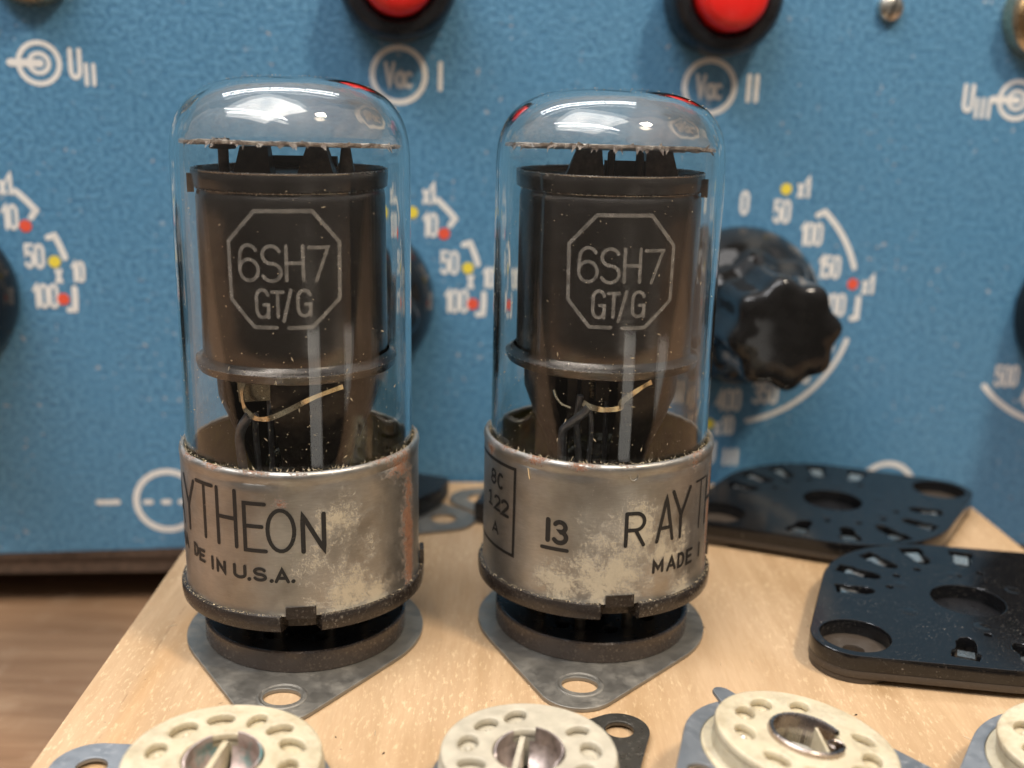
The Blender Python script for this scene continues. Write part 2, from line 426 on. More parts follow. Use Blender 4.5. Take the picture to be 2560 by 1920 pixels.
toggle_mark(-8.45, 7.69, 1, 'U', -7.92, 'II'); toggle_mark(9.5, 7.60, 1, 'U', 8.46, 'III')
for s0, z0, nb in ((-2.22, 7.69, 1), (3.50, 7.66, 2)):
    bm = bmesh.new(); ribbon(bm, arc(s0, z0, .475, .475, 0, 360), .10, pf); pdone('lamp_ring_symbol', bm, white_m)
    bm = bmesh.new(); text(bm, 'Vac', s0, z0-.20, .40, pf, .062, .74, .10, center=True); pdone('lettering', bm, white_m); bm = bmesh.new()
    for k in range(nb):
        bm = bmesh.new(); ribbon(bm, [(s0+.745+k*.15, z0-.22), (s0+.745+k*.15, z0+.22)], .085, pf); pdone('lettering', bm, white_m)
def dot(s0, z0, mat, nm):
    bm = bmesh.new(); bm.faces.new([bm.verts.new((s0+.11*math.cos(t*PI/12), -.0085, z0+.11*math.sin(t*PI/12))) for t in range(24)]); pdone(nm, bm, mat)
def pol(c_, r_, deg): return (c_[0]+r_*math.sin(R(deg)), c_[1]+r_*math.cos(R(deg)))
def parc(c_, r_, d0, d1, n=24): return [pol(c_, r_, d0+(d1-d0)*i/n) for i in range(n+1)]
def meter_dial(c_):      # the scale 0.1 ... 100 with red and yellow range dots
    bm = bmesh.new(); bs = bmesh.new(); h = .40
    def nb():
        q_ = bmesh.new(); parts.append(q_); return q_
    parts = []
    def T(s_, deg, r_=1.95, dx=0, dz=0, h_=h):
        p = pol(c_, r_, deg); text(nb(), s_, p[0]+dx, p[1]-h_/2+dz, h_, pf, .066, .66, .13, center=True)
    T('1', 22.5); T('10', 45.0, 2.0, .03); T('50', 68.5); T('100', 90.5, 1.96, 0)
    T('0', 0); T('x1', 32, 2.42, .13, -.05, .34); T('500', 225); T('1000', 250)
    p = (c_[0]+2.27, c_[1]+.40); text(nb(), 'x', p[0]-.09, p[1]-.15, .34, pf, .07, .6); text(nb(), '10', p[0]+.20, p[1]-.13, .34, pf, .062, .62, .13)
    for pl in ([*parc(c_, 2.45, 40, 51), pol(c_, 2.30, 52)], [pol(c_, 2.33, 63), *parc(c_, 2.45, 63.5, 73.5)], [*parc(c_, 2.48, 87, 96), pol(c_, 2.38, 96.5)], [*parc(c_, 2.42, 180, 229)], [*parc(c_, 2.45, 8, 19)]):
        bs = bmesh.new(); ribbon(bs, pl, .11, pf); pdone('range_bracket', bs, white_m)
    for x in parts: pdone('dial_number', x, white_m)
    dot(*pol(c_, 2.12, 53.5), red_dot_m, 'range_dot'); dot(*pol(c_, 2.25, 74), yellow_m, 'range_dot'); dot(*pol(c_, 2.27, 91.7), red_dot_m, 'range_dot'); dot(*pol(c_, 1.98, 34), yellow_m, 'range_dot')
meter_dial((-3.07, 3.6)); meter_dial((-10.6, 3.6))
def volt_dial(c_, flip=False):
    parts = []; h = .40
    def nb():
        q_ = bmesh.new(); parts.append(q_); return q_
    def arc_(pl, wd):
        q_ = bmesh.new(); ribbon(q_, pl, wd, pf); pdone('range_bracket', q_, white_m)
    for i, s_ in enumerate(('0', '50', '100', '150', '200', '250', '300', '350', '400', '450', '500')):
        d = i*22.5; 
        if flip: d = 225-(10-i)*22.5 if i > 5 else None
        if d is None: continue
        p = pol(c_, 1.95, d); text(nb(), s_, p[0], p[1]-h/2, h, pf, .066, .64, .12, center=True)
    if not flip:
        arc_([pol(c_, 2.28, 40), *parc(c_, 2.42, 41.5, 72)], .11); arc_(parc(c_, 2.42, 107, 170), .10)
        arc_([(c_[0]+2.46, c_[1]+.14), (c_[0]+2.46, c_[1]-.25), (c_[0]+2.36, c_[1]-.27)], .11)
        text(nb(), 'x1', c_[0]+1.04, c_[1]+2.10, .34, pf, .07, .62); text(nb(), 'x1', c_[0]+2.53, c_[1]+.25, .34, pf, .07, .62); text(nb(), 'x10', c_[0]-.22, c_[1]-2.65, .34, pf, .07, .62)
        text(nb(), 'U', c_[0]-.35, c_[1]-3.25, .40, pf, .08, .62)
        bm = nb()
        for k in range(3): ribbon(bm, [(c_[0]+.02+k*.12, c_[1]-3.3), (c_[0]+.02+k*.12, c_[1]-3.0)], .07, pf)
    else:
        arc_(parc(c_, 2.42, 120, 229), .11)
    for x in parts: pdone('dial_number', x, white_m)
    if not flip: dot(c_[0]+.79, c_[1]+2.23, yellow_m, 'range_dot'); dot(c_[0]+2.31, c_[1]+.42, red_dot_m, 'range_dot'); dot(c_[0]-.36, c_[1]-2.45, yellow_m, 'range_dot')
volt_dial((4.35, 3.6)); volt_dial((11.5, 3.55), True)
# socket symbols low on the panel
bm = bmesh.new(); ribbon(bm, arc(-6.65, -.42, .60, .60, 0, 360), .115, pf)
for a_, b_ in ((-8.0, -7.55), (-7.11, -6.93), (-6.77, -6.59), (-6.45, -6.27)): ribbon(bm, [(a_+.04, -.445), (b_-.04, -.445)], .10, pf, .001)
pdone('socket_symbol', bm, white_m)
bm = bmesh.new(); ribbon(bm, arc(7.85, -.30, .60, .60, 0, 360), .115, pf); pdone('socket_symbol', bm, white_m)
# knobs, buttons, terminals (axis of turning points out of the panel)
OUT = (PI/2, 0, 0)      # local z of a turned part -> out of the panel
def knob(s0, z0, turn=0.):
    def flute(amp, ph=0.): return lambda th: amp*(math.cos(8*(th+turn+ph)))
    prof = [(1.50, .0), (1.53, .10), (1.53, .30), (1.50, .50), (1.44, .70), (1.36, .88), (1.26, 1.04), (1.17, 1.14), (1.15, 1.20), (1.17, 1.28), (1.16, 1.38), (1.09, 1.50), (.98, 1.62), (.97, 1.78), (.95, 2.0), (.94, 2.3), (.945, 2.6), (.945, 2.80), (.925, 2.90), (.86, 2.96), (.75, 2.985), (.50, 2.99), (.25, 2.99), (0.0001, 2.99)]
    amps = [0, 0, 0, 0, 0, .004, .015, .04, .06, .072, .075, .072, .068, .065, .065, .065, .065, .065, .062, .055, .04, .02, 0, 0]
    kn = lathe(prof, 128, rf=lambda th, r_, z_, i: r_+amps[i]*math.cos(8*(th+turn)))
    mesh_obj('knob', kn, black_gloss, inst, loc=(s0, 0, z0), rot=OUT)
for s0, z0, t in ((-10.6, 3.6, .2), (-3.07, 3.6, .1), (4.35, 3.6, -.14), (11.58, 3.55, .3)): knob(s0, z0, t)
for s0, zb in ((-2.24, 9.27), (3.55, 9.22)):
    b_ = mesh_obj('push_button', lathe([(1.02, 0), (1.04, .1), (1.02, .55), (.97, .72), (.88, .80), (.74, .80), (.69, .76), (.675, .6), (.67, .2)], 64), black_mid, inst, loc=(s0, 0, zb), rot=OUT)
    mesh_obj('red_cap', lathe([(.63, .2), (.63, .90), (.61, 1.0), (.55, 1.08), (.42, 1.13), (.2, 1.165), (0, 1.17)], 64), red_m, b_)
b_ = mesh_obj('terminal', lathe([(.75, 0), (.76, .15), (.70, .30), (.62, .32), (.60, .22), (.42, .2), (.40, .5), (.36, .62), (0, .65)], 48), brass_m, inst, loc=(-8.45, 0, 9.38), rot=OUT)
b_ = mesh_obj('terminal', lathe([(.80, 0), (.82, .12), (.78, .34), (.70, .38), (.60, .34), (.52, .25), (.45, .25), (.43, .45), (.36, .5), (0, .5)], 48), brass_m, inst, loc=(9.78, 0, 9.12), rot=OUT)
bm = lathe([(.24, 0), (.25, .05), (.22, .12), (.12, .17), (0, .18)], 32); sc_ = mesh_obj('screw', bm, nickel_m, inst, loc=(6.78, 0, 9.17), rot=OUT)
bm = bmesh.new(); box(bm, -.2, .2, -.025, .025, .1, .183); mesh_obj('slot', bm, black_mid, sc_, smooth=False, rot=(0, 0, R(75)))

# ------------------------------------------------------------------ materials of the tubes
gl = bpy.data.materials.new('bulb_glass'); gl.use_nodes = True; t_ = gl.node_tree; t_.nodes.clear()
o_ = t_.nodes.new('ShaderNodeOutputMaterial'); g_ = t_.nodes.new('ShaderNodeBsdfGlass'); g_.inputs['IOR'].default_value = 1.48; g_.inputs['Roughness'].default_value = 0; g_.inputs['Color'].default_value = (.985, .99, .98, 1)
bp = t_.nodes.new('ShaderNodeBump'); nz_ = t_.nodes.new('ShaderNodeTexNoise'); tcn = t_.nodes.new('ShaderNodeTexCoord'); mpn = t_.nodes.new('ShaderNodeMapping'); mpn.inputs['Scale'].default_value = (1, 1, .12); nz_.inputs['Scale'].default_value = 2.2
bp.inputs['Strength'].default_value = .10; bp.inputs['Distance'].default_value = .05
t_.links.new(tcn.outputs['Object'], mpn.inputs[0]); t_.links.new(mpn.outputs[0], nz_.inputs['Vector']); t_.links.new(nz_.outputs[0], bp.inputs['Height']); t_.links.new(bp.outputs[0], g_.inputs['Normal']); t_.links.new(g_.outputs[0], o_.inputs[0])

film_m = bpy.data.materials.new('getter_film'); film_m.use_nodes = True; t_ = film_m.node_tree; t_.nodes.clear()
o_ = t_.nodes.new('ShaderNodeOutputMaterial'); mx_ = t_.nodes.new('ShaderNodeMixShader'); ta_ = t_.nodes.new('ShaderNodeBsdfTransparent'); gg_ = t_.nodes.new('ShaderNodeBsdfGlossy'); gg_.inputs['Roughness'].default_value = .07; gg_.inputs['Color'].default_value = (.80, .74, .70, 1)
nn_ = t_.nodes.new('ShaderNodeTexNoise'); nn_.inputs['Scale'].default_value = 1.3; nn_.inputs['Detail'].default_value = 5; nn_.inputs['Distortion'].default_value = .6; rr_ = t_.nodes.new('ShaderNodeMapRange'); rr_.inputs[1].default_value = .42; rr_.inputs[2].default_value = .66; rr_.inputs[3].default_value = .06; rr_.inputs[4].default_value = .24
tc_ = t_.nodes.new('ShaderNodeTexCoord'); t_.links.new(tc_.outputs['Object'], nn_.inputs['Vector']); t_.links.new(nn_.outputs[0], rr_.inputs[0]); t_.links.new(rr_.outputs[0], mx_.inputs[0]); t_.links.new(ta_.outputs[0], mx_.inputs[1]); t_.links.new(gg_.outputs[0], mx_.inputs[2]); t_.links.new(mx_.outputs[0], o_.inputs[0])

def shell_mat(name, patches, rust):
    q = M(name, .42, 1., (.40, .385, .36)); t = q.n('UVMap'); uv = t.outputs[0]; v = q.co()
    brush = q.noise(q.co(scale=(1, 1, 6)), 9, 5); big = q.noise(v, 1.3, 4)
    base = q.mix(q.rng(big, .35, .68), (.33, .31, .275), (.52, .50, .46)); base = q.mix(q.rng(brush, .3, .7, 0, .25), base, (.22, .20, .175))
    def acc(lst):
        s_ = None
        for c_, r_, a_ in lst:
            b_ = q.mth('MULTIPLY', q.blob(uv, c_, r_), a_); s_ = b_ if s_ is None else q.mth('MAXIMUM', s_, b_)
        return s_
    fine = q.noise(v, 17, 10, .78, .5); mid = q.noise(v, 4.2, 6, .7)
    ff = q.rng(fine, .30, .70); vf_ = q.rng(q.noise(v, 55, 5, .8), .3, .7); mm = q.rng(mid, .3, .7)
    pm = q.mth('ADD', q.mth('MULTIPLY', acc(patches), .72), q.mth('ADD', q.mth('ADD', q.mth('MULTIPLY', ff, .34), q.mth('MULTIPLY', vf_, .48)), q.mth('MULTIPLY', mm, .40)))
    pm = q.rng(pm, .99, 1.12)
    c1 = q.mix(q.mth('MULTIPLY', pm, .8), base, q.mix(fine, (.50, .40, .25), (.70, .60, .43)))
    film = q.mth('MULTIPLY', q.rng(q.mth('ADD', acc(patches), q.mth('MULTIPLY', mm, .5)), .45, 1.1), .55)
    c1 = q.mix(film, c1, (.46, .40, .29))
    rm = q.mth('ADD', q.mth('MULTIPLY', acc(rust), .80), q.mth('ADD', q.mth('MULTIPLY', q.rng(q.noise(v, 26, 8, .85), .3, .7), .85), q.mth('MULTIPLY', mm, .40)))
    rm = q.rng(rm, 1.06, 1.26)
    c2 = q.mix(q.mth('MULTIPLY', rm, .92), c1, q.mix(ff, (.10, .030, .012), (.42, .19, .09)))
    sp = q.mth('MULTIPLY', q.rng(q.vor(v, 21), .10, .05), q.rng(q.noise(v, 8, 1), .5, .6))
    c3 = q.mix(q.mth('MULTIPLY', sp, .6), c2, (.7, .62, .5))
    q.set('Base Color', c3); dirt = q.mth('MAXIMUM', q.mth('MAXIMUM', pm, rm), sp)
    q.set('Metallic', q.mth('SUBTRACT', .96, q.mth('MULTIPLY', q.mth('MAXIMUM', dirt, film), .8)))
    q.set('Roughness', q.mth('ADD', q.rng(mid, .3, .7, .36, .50), q.mth('MULTIPLY', dirt, .3)))
    q.bump(q.mth('ADD', q.mth('MULTIPLY', dirt, .7), q.mth('MULTIPLY', fine, .25)), .5, .012)
    return q.m
rim_rust = [((x, 2.12), (.45, .12), a_) for x, a_ in ((-1.5, .85), (-.9, .9), (-.3, .8), (.25, .7), (.9, .6), (1.5, .9))]
shellA = shell_mat('tin_shell_worn',
    [((.85, .38), (.75, .75), .95), ((.75, 1.45), (.55, .55), .8), ((.45, .9), (.6, .6), .55), ((1.25, .3), (.5, .5), .9), ((1.0, 1.0), (.9, .9), .45), ((-.1, .12), (1.4, .2), .85), ((-1.2, .2), (.9, .18), .55), ((.35, .35), (.5, .45), .7)],
    rim_rust+[((1.98, .95), (.36, 1.8), 1.15), ((1.75, 1.98), (.55, .34), 1.0), ((.05, 1.72), (.20, .16), .85)])
shellB = shell_mat('tin_shell_corroded',
    [((.10, .55), (1.15, .75), .95), ((.45, 1.25), (.65, .75), .85), ((-.55, .45), (.75, .7), .85), ((.9, .9), (.7, .7), .8), ((1.2, .25), (.6, .4), .8), ((.35, .9), (1.5, 1.0), .60), ((-.1, .12), (1.8, .22), .9)],
    rim_rust+[((2.0, 1.1), (.28, 1.7), 1.0), ((-1.0, 2.06), (.35, .14), .9), ((-.35, 2.08), (.3, .14), .9), ((1.4, 2.0), (.3, .2), .8), ((-1.9, 2.0), (.3, .3), .9)])
bake_rim = dusty('dusty_brown_bakelite', (.022, .017, .014), .25, (.46, .40, .31), .56, 26, amount=.45, bump=.3)
q = M('dark_anode', .3, .85, (.060, .050, .045)); v = q.co(scale=(1, 1, .9)); vb_ = q.co(scale=(.6, .6, 4))
br = q.noise(vb_, 10, 5); q.set('Base Color', q.mix(q.rng(q.noise(v, 1.6, 3), .35, .65), (.105, .090, .080), (.165, .148, .136)))
q.set('Roughness', q.rng(br, .3, .7, .20, .27)); q.bump(br, .008, .001); anode_m = q.m
anode_in = plain('sooty_metal', (.045, .034, .026), .38, .6, ns=6, amt=.35, bump=.2)
rim_m = plain('edge_highlight_metal', (.34, .31, .28), .25, 1, ns=8, amt=.35)  # paler metal standing in for the highlight along the anode edges
getter_m = plain('getter_metal', (.09, .07, .055), .4, .9, ns=8, amt=.4, bump=.3)
mica_m = M('mica', .5, 0, (.42, .34, .28)); v = mica_m.co(); mica_m.set('Base Color', mica_m.mix(mica_m.rng(mica_m.noise(v, 14, 6), .35, .65), (.34, .25, .20), (.80, .70, .62))); mica_m = mica_m.m
strap_m = plain('brass_strap', (.78, .66, .46), .22, 1, ns=8, amt=.15, bump=.2)
wire_m = plain('grey_wire', (.16, .16, .17), .4, .6, ns=10, amt=.25, bump=.15)
ink_m = M('black_ink', .45, 0, (.012, .011, .010)); v = ink_m.co()
tr = ink_m.n('BsdfTransparent'); mxs = ink_m.n('MixShader'); ink_m.lk(ink_m.rng(ink_m.noise(v, 24, 8, .75), .615, .655, 0, .8), mxs.inputs[0]); ink_m.lk(ink_m.b.outputs[0], mxs.inputs[1]); ink_m.lk(tr.outputs[0], mxs.inputs[2]); ink_m.lk(mxs.outputs[0], ink_m.t.nodes['Material Output'].inputs[0]); ink_m = ink_m.m
fade_m = M('faded_glass_print', .7, 0, (.30, .275, .235)); v = fade_m.co()
tr = fade_m.n('BsdfTransparent'); mxs = fade_m.n('MixShader'); fade_m.lk(fade_m.rng(fade_m.noise(v, 9, 8, .7), .35, .70, .42, .85), mxs.inputs[0]); fade_m.lk(fade_m.b.outputs[0], mxs.inputs[1]); fade_m.lk(tr.outputs[0], mxs.inputs[2]); fade_m.lk(mxs.outputs[0], fade_m.t.nodes['Material Output'].inputs[0]); fade_m = fade_m.m
dust_m = plain('pale_dust', (.42, .34, .22), .9, ns=14, amt=.65)
pin_m = plain('tinned_pin', (.42, .37, .30), .35, 1, ns=10, amt=.3)
amber_m = M('amber_cement', .45, 0, (.10, .075, .012)); v = amber_m.co(); amber_m.set('Base Color', amber_m.mix(amber_m.rng(amber_m.noise(v, 3, 5), .35, .65), (.055, .045, .008), (.15, .12, .018))); amber_m = amber_m.m
ochre_m = plain('ochre_plate', (.40, .30, .17), .5, 0, ns=6, amt=.2)

RS = 1.585; GR = 1.5
def cylf(R_): return lambda u, v_, h: ((R_+.004+h)*math.sin(u/R_), -(R_+.004+h)*math.cos(u/R_), v_)
def outward(c_): return Vector((c_.x, c_.y, 0))
ZB = .75     # underside of the flange above the board: tube local z = height - ZB
def ink(parent, items, R_, mat, name='lettering'):
    bm = bmesh.new(); f = cylf(R_)
    for k, it in enumerate(items): it(bm, f, k)
    fix_face_dir(bm, outward); me = bpy.data.meshes.new(name); bm.to_mesh(me); bm.free()
    return mesh_obj(name, me, mat, parent, smooth=False)
def LB(c, l, r_, b_, t_, wd): return lambda bm, f, k: letter_box(bm, c, l, r_, b_-ZB, t_-ZB, wd, f, k)
def RB(pl, wd, h=0.): return lambda bm, f, k: ribbon(bm, [(u, v_-ZB) for u, v_ in pl], wd, f, h)
def TX(s_, u, v_, h, wd, asp, gap=.18): return lambda bm, f, k: text(bm, s_, u, v_-ZB, h, f, wd, asp, gap)

def make_tube(name, label, loc, lean, shell, variant):
    T = thing(name, label, 'vacuum tube', (loc[0]+lean*ZB, loc[1], loc[2]), (0, math.atan(lean), 0), 'vacuum tubes standing on the board')
    rnd = random.Random(5+variant)
    # --- glass bulb, a closed wall 0.07 thick
    def dome(Rr, hh, z0, n=26, ex=3.1):
        o = []
        for i in range(1, n+1):
            t = PI/2*i/n; o.append((Rr*max(0, math.cos(t))**(2/ex), z0+hh*math.sin(t)**(2/ex)))
        o[-1] = (0, z0+hh); return o
    z0 = 6.34-ZB; DH = 1.21 if variant == 0 else 1.12
    out = [(1.40, 1.05), (1.485, 1.2)]+[(GR, 1.3+(z0-1.3)*i/10) for i in range(11)]+dome(GR, DH, z0)
    inn = [(1.33, 1.09), (1.40, 1.22)]+[(GR-.075, 1.3+(z0-1.3)*i/10) for i in range(11)]+dome(GR-.075, DH-.08, z0)
    bm = lathe([(0, .98)]+out, 128); lathe([(0, 1.06)]+inn, 128, bm=bm)
    bmesh.ops.remove_doubles(bm, verts=bm.verts, dist=1e-5)
    # the two walls are separate closed skins: outer faces out, inner faces in
    bmesh.ops.recalc_face_normals(bm, faces=bm.faces)
    inner_f = []
    for f_ in bm.faces:
        c_ = f_.calc_center_median(); f_.normal_update()
    me = bpy.data.meshes.new('glass_bulb')
    # flood fill islands to find the inner one
    seen = set(); isl = []
    for f_ in bm.faces:
        if f_.index in seen and f_.index >= 0: pass
    bm.faces.ensure_lookup_table(); bm.faces.index_update()
    for f_ in bm.faces:
        if f_.index in seen: continue
        st = [f_]; seen.add(f_.index); cur = []
        while st:
            x = st.pop(); cur.append(x)
            for ed in x.edges:
                for y in ed.link_faces:
                    if y.index not in seen: seen.add(y.index); st.append(y)
        isl.append(cur)
    isl.sort(key=lambda L: max(v_.co.z for f_ in L for v_ in f_.verts))
    for f_ in isl[0]: f_.normal_flip()
    bm.to_mesh(me); bm.free()
    g = mesh_obj('glass_bulb', me, gl, T)
    fm = [(r_-.012, z_) for r_, z_ in dome(GR-.075, DH-.08, z0)][3:-1]
    mesh_obj('getter_film', lathe(fm, 96), film_m, T)
    # --- metal shell with rolled lip
    zt = 2.87-ZB; z1 = .97-ZB
    prof = [(RS+.012, z1), (RS+.004, z1+.05)]+[(RS, z1+.1+(zt-.18-z1-.1)*i/16) for i in range(17)]+[(RS-.004, zt-.16), (RS+.006, zt-.12), (RS+.012, zt-.07), (RS+.005, zt-.03), (RS-.02, zt-.004), (RS-.045, zt), (RS-.062, zt-.015), (RS-.065, zt-.04), (RS-.067, zt-.5), (RS-.067, z1+.05)]
    def bentlip(th, r_, z_, i):
        return r_+(.006*math.sin(5*th+variant)+.004*math.sin(11*th)) if i > 18 else r_
    bm = lathe(prof, 128, rf=bentlip)
    uvl = bm.loops.layers.uv.new('UVMap')
    for f_ in bm.faces:
        ths = []
        for lp in f_.loops:
            c_ = lp.vert.co; ths.append(math.atan2(c_.x, -c_.y))
        if max(ths)-min(ths) > PI: ths = [t+2*PI if t < 0 else t for t in ths]
        for lp, t in zip(f_.loops, ths): lp[uvl].uv = (t*RS, lp.vert.co.z)
    sh = mesh_obj('metal_shell', bm, shell, T)
    # amber cement inside the shell
    mesh_obj('cement', lathe([(1.512, zt-.05), (1.506, zt-.40), (1.504, zt-.42), (1.30, .95), (.0, .95)], 64), amber_m, T)
    # --- bakelite foot: flange with notches, skirt, key and pins
    segs = 180; notch = (9.0, 128.0, 248.0)
    def isn(deg): return any(abs((deg-n_+180) % 360-180) < 7.6 for n_ in notch)
    bm = bmesh.new(); prof_f = [(1.30, .0), (1.60, .0), (1.645, .03), (1.655, .10), (1.655, .19), (1.64, .225), (1.59, .235), (1.30, .235)]
    rows = []
    for k in range(segs):
        deg = k*2-180; nn = isn(deg); th = R(deg)
        rows.append([bm.verts.new(((min(r_, 1.42) if nn else r_)*math.sin(th), -(min(r_, 1.42) if nn else r_)*math.cos(th), z_)) for r_, z_ in prof_f])
    for k in range(segs):
        A, B = rows[k], rows[(k+1) % segs]
        for i in range(len(prof_f)):
            j = (i+1) % len(prof_f); bm.faces.new((A[i], B[i], B[j], A[j]))
    fl = mesh_obj('bakelite_flange', bm, bake_rim, T)
    bm = lathe([(1.31, .20), (1.31, .06), (1.24, .03), (0, .03)], 64); mesh_obj('base_disc', bm, black_mid, T)
    # notch frame: little wall rising into the shell
    bm = bmesh.new(); Mn = Matrix.Rotation(R(9), 4, 'Z')
    box(bm, -.19, .19, -1.600, -1.50, .185, .345, Mn); bevel(bm, .012, 1); mesh_obj('locating_lug', bm, bake_rim, T)
    bm = bmesh.new(); box(bm, -.12, .12, -1.655, -1.595, .25, .46, Matrix.Rotation(R(96), 4, 'Z')); bevel(bm, .012, 1); mesh_obj('locating_lug', bm, bake_rim, T)
    mesh_obj('key_post', lathe([(0, -.75), (.22, -.75), (.25, -.70), (.25, .03)], 32, rf=lambda th, r_, z_, i: r_*(1+.12*max(0, math.cos(th))**16) if r_ else 0), black_mid, T)
    for k in range(8):
        a_ = R(22.5+45*k+9); bm = lathe([(0, -.66), (.04, -.66), (.075, -.60), (.078, .05), (0, .05)], 16)
        mesh_obj('pin', bm, pin_m, T, loc=(.87*math.sin(a_), -.87*math.cos(a_), 0))
    # --- anode
    at, ab = 6.42-ZB, 4.00-ZB
    def sect(th, r_, z_, i):
        d = (math.degrees(th)+180) % 360-180
        if variant == 0: side = 1 if (d > 47 or d < -92) else 0
        else: side = 1 if (d < -46 or d > 88) else 0
        return r_-.035*side
    prof_a = [(1.20, ab+.06)]+[(1.215, ab+.1+i*.25) for i in range(8)]+[(1.215, at-.34), (1.20, at-.27), (1.175, at-.235), (1.205, at-.215), (1.245, at-.20), (1.25, at-.10), (1.25, at-.01), (1.235, at+.012), (1.215, at), (1.205, at-.06), (1.19, at-.25), (1.18, ab+.1)]
    wob0 = lambda th, r_, z_, i: r_+.012*math.sin(3*th+variant*2)+.006*math.sin(7*th)
    an = mesh_obj('anode', lathe(prof_a, 144, rf=sect), anode_m, T)
    # flared collar below the anode
    prof_c = [(1.21, ab+.10), (1.235, ab+.06), (1.27, ab+.03), (1.305, ab+.01), (1.312, ab-.0), (1.305, ab-.02), (1.285, ab-.095), (1.28, ab-.10), (1.05, ab-.08), (.5, ab-.07), (0, ab-.07)]
    wob = lambda th, r_, z_, i: r_+(.012*math.sin(3*th+variant*2)+.006*math.sin(7*th) if 2 <= i <= 7 else 0)
    mesh_obj('collar', lathe(prof_c, 128, rf=wob), anode_m, T)
    for r_, z_, q_ in ((1.238, at+.004, .013), (1.206, at-.222, .008), (1.310, ab+.006, .007)):  # thin pale beads that paint the highlights on rim, bead and collar
        mesh_obj('edge_highlight', lathe([(r_+q_*math.cos(k*PI/4), z_+q_*math.sin(k*PI/4)) for k in range(8)], 128, closed=True, rf=(lambda th, a_, b_, i: wob0(th, a_, b_, 3)) if r_ > 1.3 else sect), rim_m, an)
    bm = lathe([(0, at-.10), (.72, at-.10), (1.19, at-.08), (1.19, at-.14), (0, at-.15)], 64); mesh_obj('top_spacer', bm, anode_in, an)
    # crimp lug at the left of the collar band
    bm = bmesh.new(); sgn = -1 if variant == 0 else 1; Ml = Matrix.Rotation(R(70*sgn), 4, 'Z')
    box(bm, -.05, .05, -1.30, -1.22, at-.28, at-.05, Ml); bevel(bm, .012, 1); mesh_obj('crimp', bm, anode_m, an)
    # --- lower shield: dark cup tapering to the stem, open in front
    zc = [(1.05, ab-.09), (1.06, ab-.30), (1.05, ab-.48), (.92, ab-.85), (.76, ab-1.20), (.62, ab-1.65), (.55, 1.12)]
    th_l, th_r = (R(-52), R(-8)) if variant == 0 else (R(-38), R(8))
    bm = lathe(zc+[(r_-.03, z_) for r_, z_ in zc[::-1]], 90, a0=th_r, a1=2*PI+th_l, closed=True)
    mesh_obj('lower_shield', bm, anode_in, T)
    # pale plate glimpsed through the opening
    bm = bmesh.new()
    if variant == 0: box(bm, -.40, .14, -.80, -.77, ab-.42, ab-.09, Matrix.Rotation(R(-4), 4, 'Y')); mesh_obj('inner_plate', bm, strap_m, T, smooth=False)
    else:
        for x_, w_, zb_ in ((-.42, .06, .9), (-.25, .05, 1.0), (-.02, .09, .55)): box(bm, x_-w_, x_+w_, -.62+x_*.2, -.58+x_*.2, ab-zb_, ab-.09)
        mesh_obj('inner_plate', bm, anode_in, T, smooth=False)
        bm = bmesh.new(); pts = [(-.16+.03*math.cos(k*1.1), -.70+.03*math.sin(k*1.1), ab-.1-k*.0055) for k in range(70)]; tube(pts, .009, 6, bm); mesh_obj('heater_coil', bm, strap_m, T)
    for x_, y_, r_ in ((-.30, -.45, .035), (.05, -.50, .03), (.28, -.42, .045)):
        mesh_obj('support_rod', tube([(x_, y_, ab-.1), (x_, y_, 1.3)], r_, 8), wire_m, T)
    # glass stem
    st = lathe([(0, 1.08), (1.15, 1.08), (1.1, 1.25), (.75, 1.45), (.5, 1.75), (.42, 2.0), (.2, 2.06), (0, 2.07)], 48, rf=lambda th, r_, z_, i: r_*(1-.35*abs(math.cos(th))) if i > 2 else r_)
    mesh_obj('glass_stem', st, gl, T)
    # strap and wires
    def onc(u, z_, r_=1.15): th = u/r_; return (r_*math.sin(th), -r_*math.cos(th), z_-ZB)
    if variant == 0:
        path = [(.78, 3.80, 1.15), (.395, 3.70, 1.15), (.08, 3.545, 1.15), (-.146, 3.44, 1.15), (-.30, 3.42, 1.14), (-.404, 3.455, 1.13), (-.49, 3.53, 1.12), (-.535, 3.70, 1.10), (-.50, 3.88, 1.07)]
        wires = [([(-.42, 3.45, 1.12), (-.55, 3.28, 1.10), (-.625, 3.12, 1.06), (-.64, 2.95, 1.04), (-.62, 2.55, .98)], .062), ([(-.36, 3.44, 1.05), (-.42, 3.1, .9), (-.42, 2.5, .8)], .04), ([(-.20, 3.44, 1.0), (-.16, 3.62, .95), (-.16, 3.9, .9)], .018)]
    else:
        path = [(.592, 3.83, 1.15), (.442, 3.765, 1.15), (.20, 3.60, 1.15), (.165, 3.51, 1.15), (-.035, 3.485, 1.15), (-.199, 3.51, 1.14), (-.30, 3.555, 1.12)]
        wires = [([(-.22, 3.50, 1.13), (-.30, 3.40, 1.12), (-.42, 3.28, 1.10), (-.53, 3.17, 1.08), (-.56, 3.05, 1.06), (-.56, 2.6, 1.0)], .058), ([(-.33, 3.6, .95), (-.36, 3.2, .9), (-.30, 2.6, .85)], .045), ([(-.22, 3.45, .9), (-.16, 3.2, .85), (-.18, 2.6, .8)], .035)]
        bm = bmesh.new(); tube(smooth_path([onc(a_, b_, c_) for a_, b_, c_ in ((-.705, 3.66, 1.1), (-.66, 3.57, 1.12), (-.58, 3.50, 1.13), (-.46, 3.47, 1.13))]), .022, 6, bm); mesh_obj('tie_wire', bm, strap_m, T)
    pts = smooth_path([onc(*p) for p in path], 6); bm = bmesh.new(); A = []
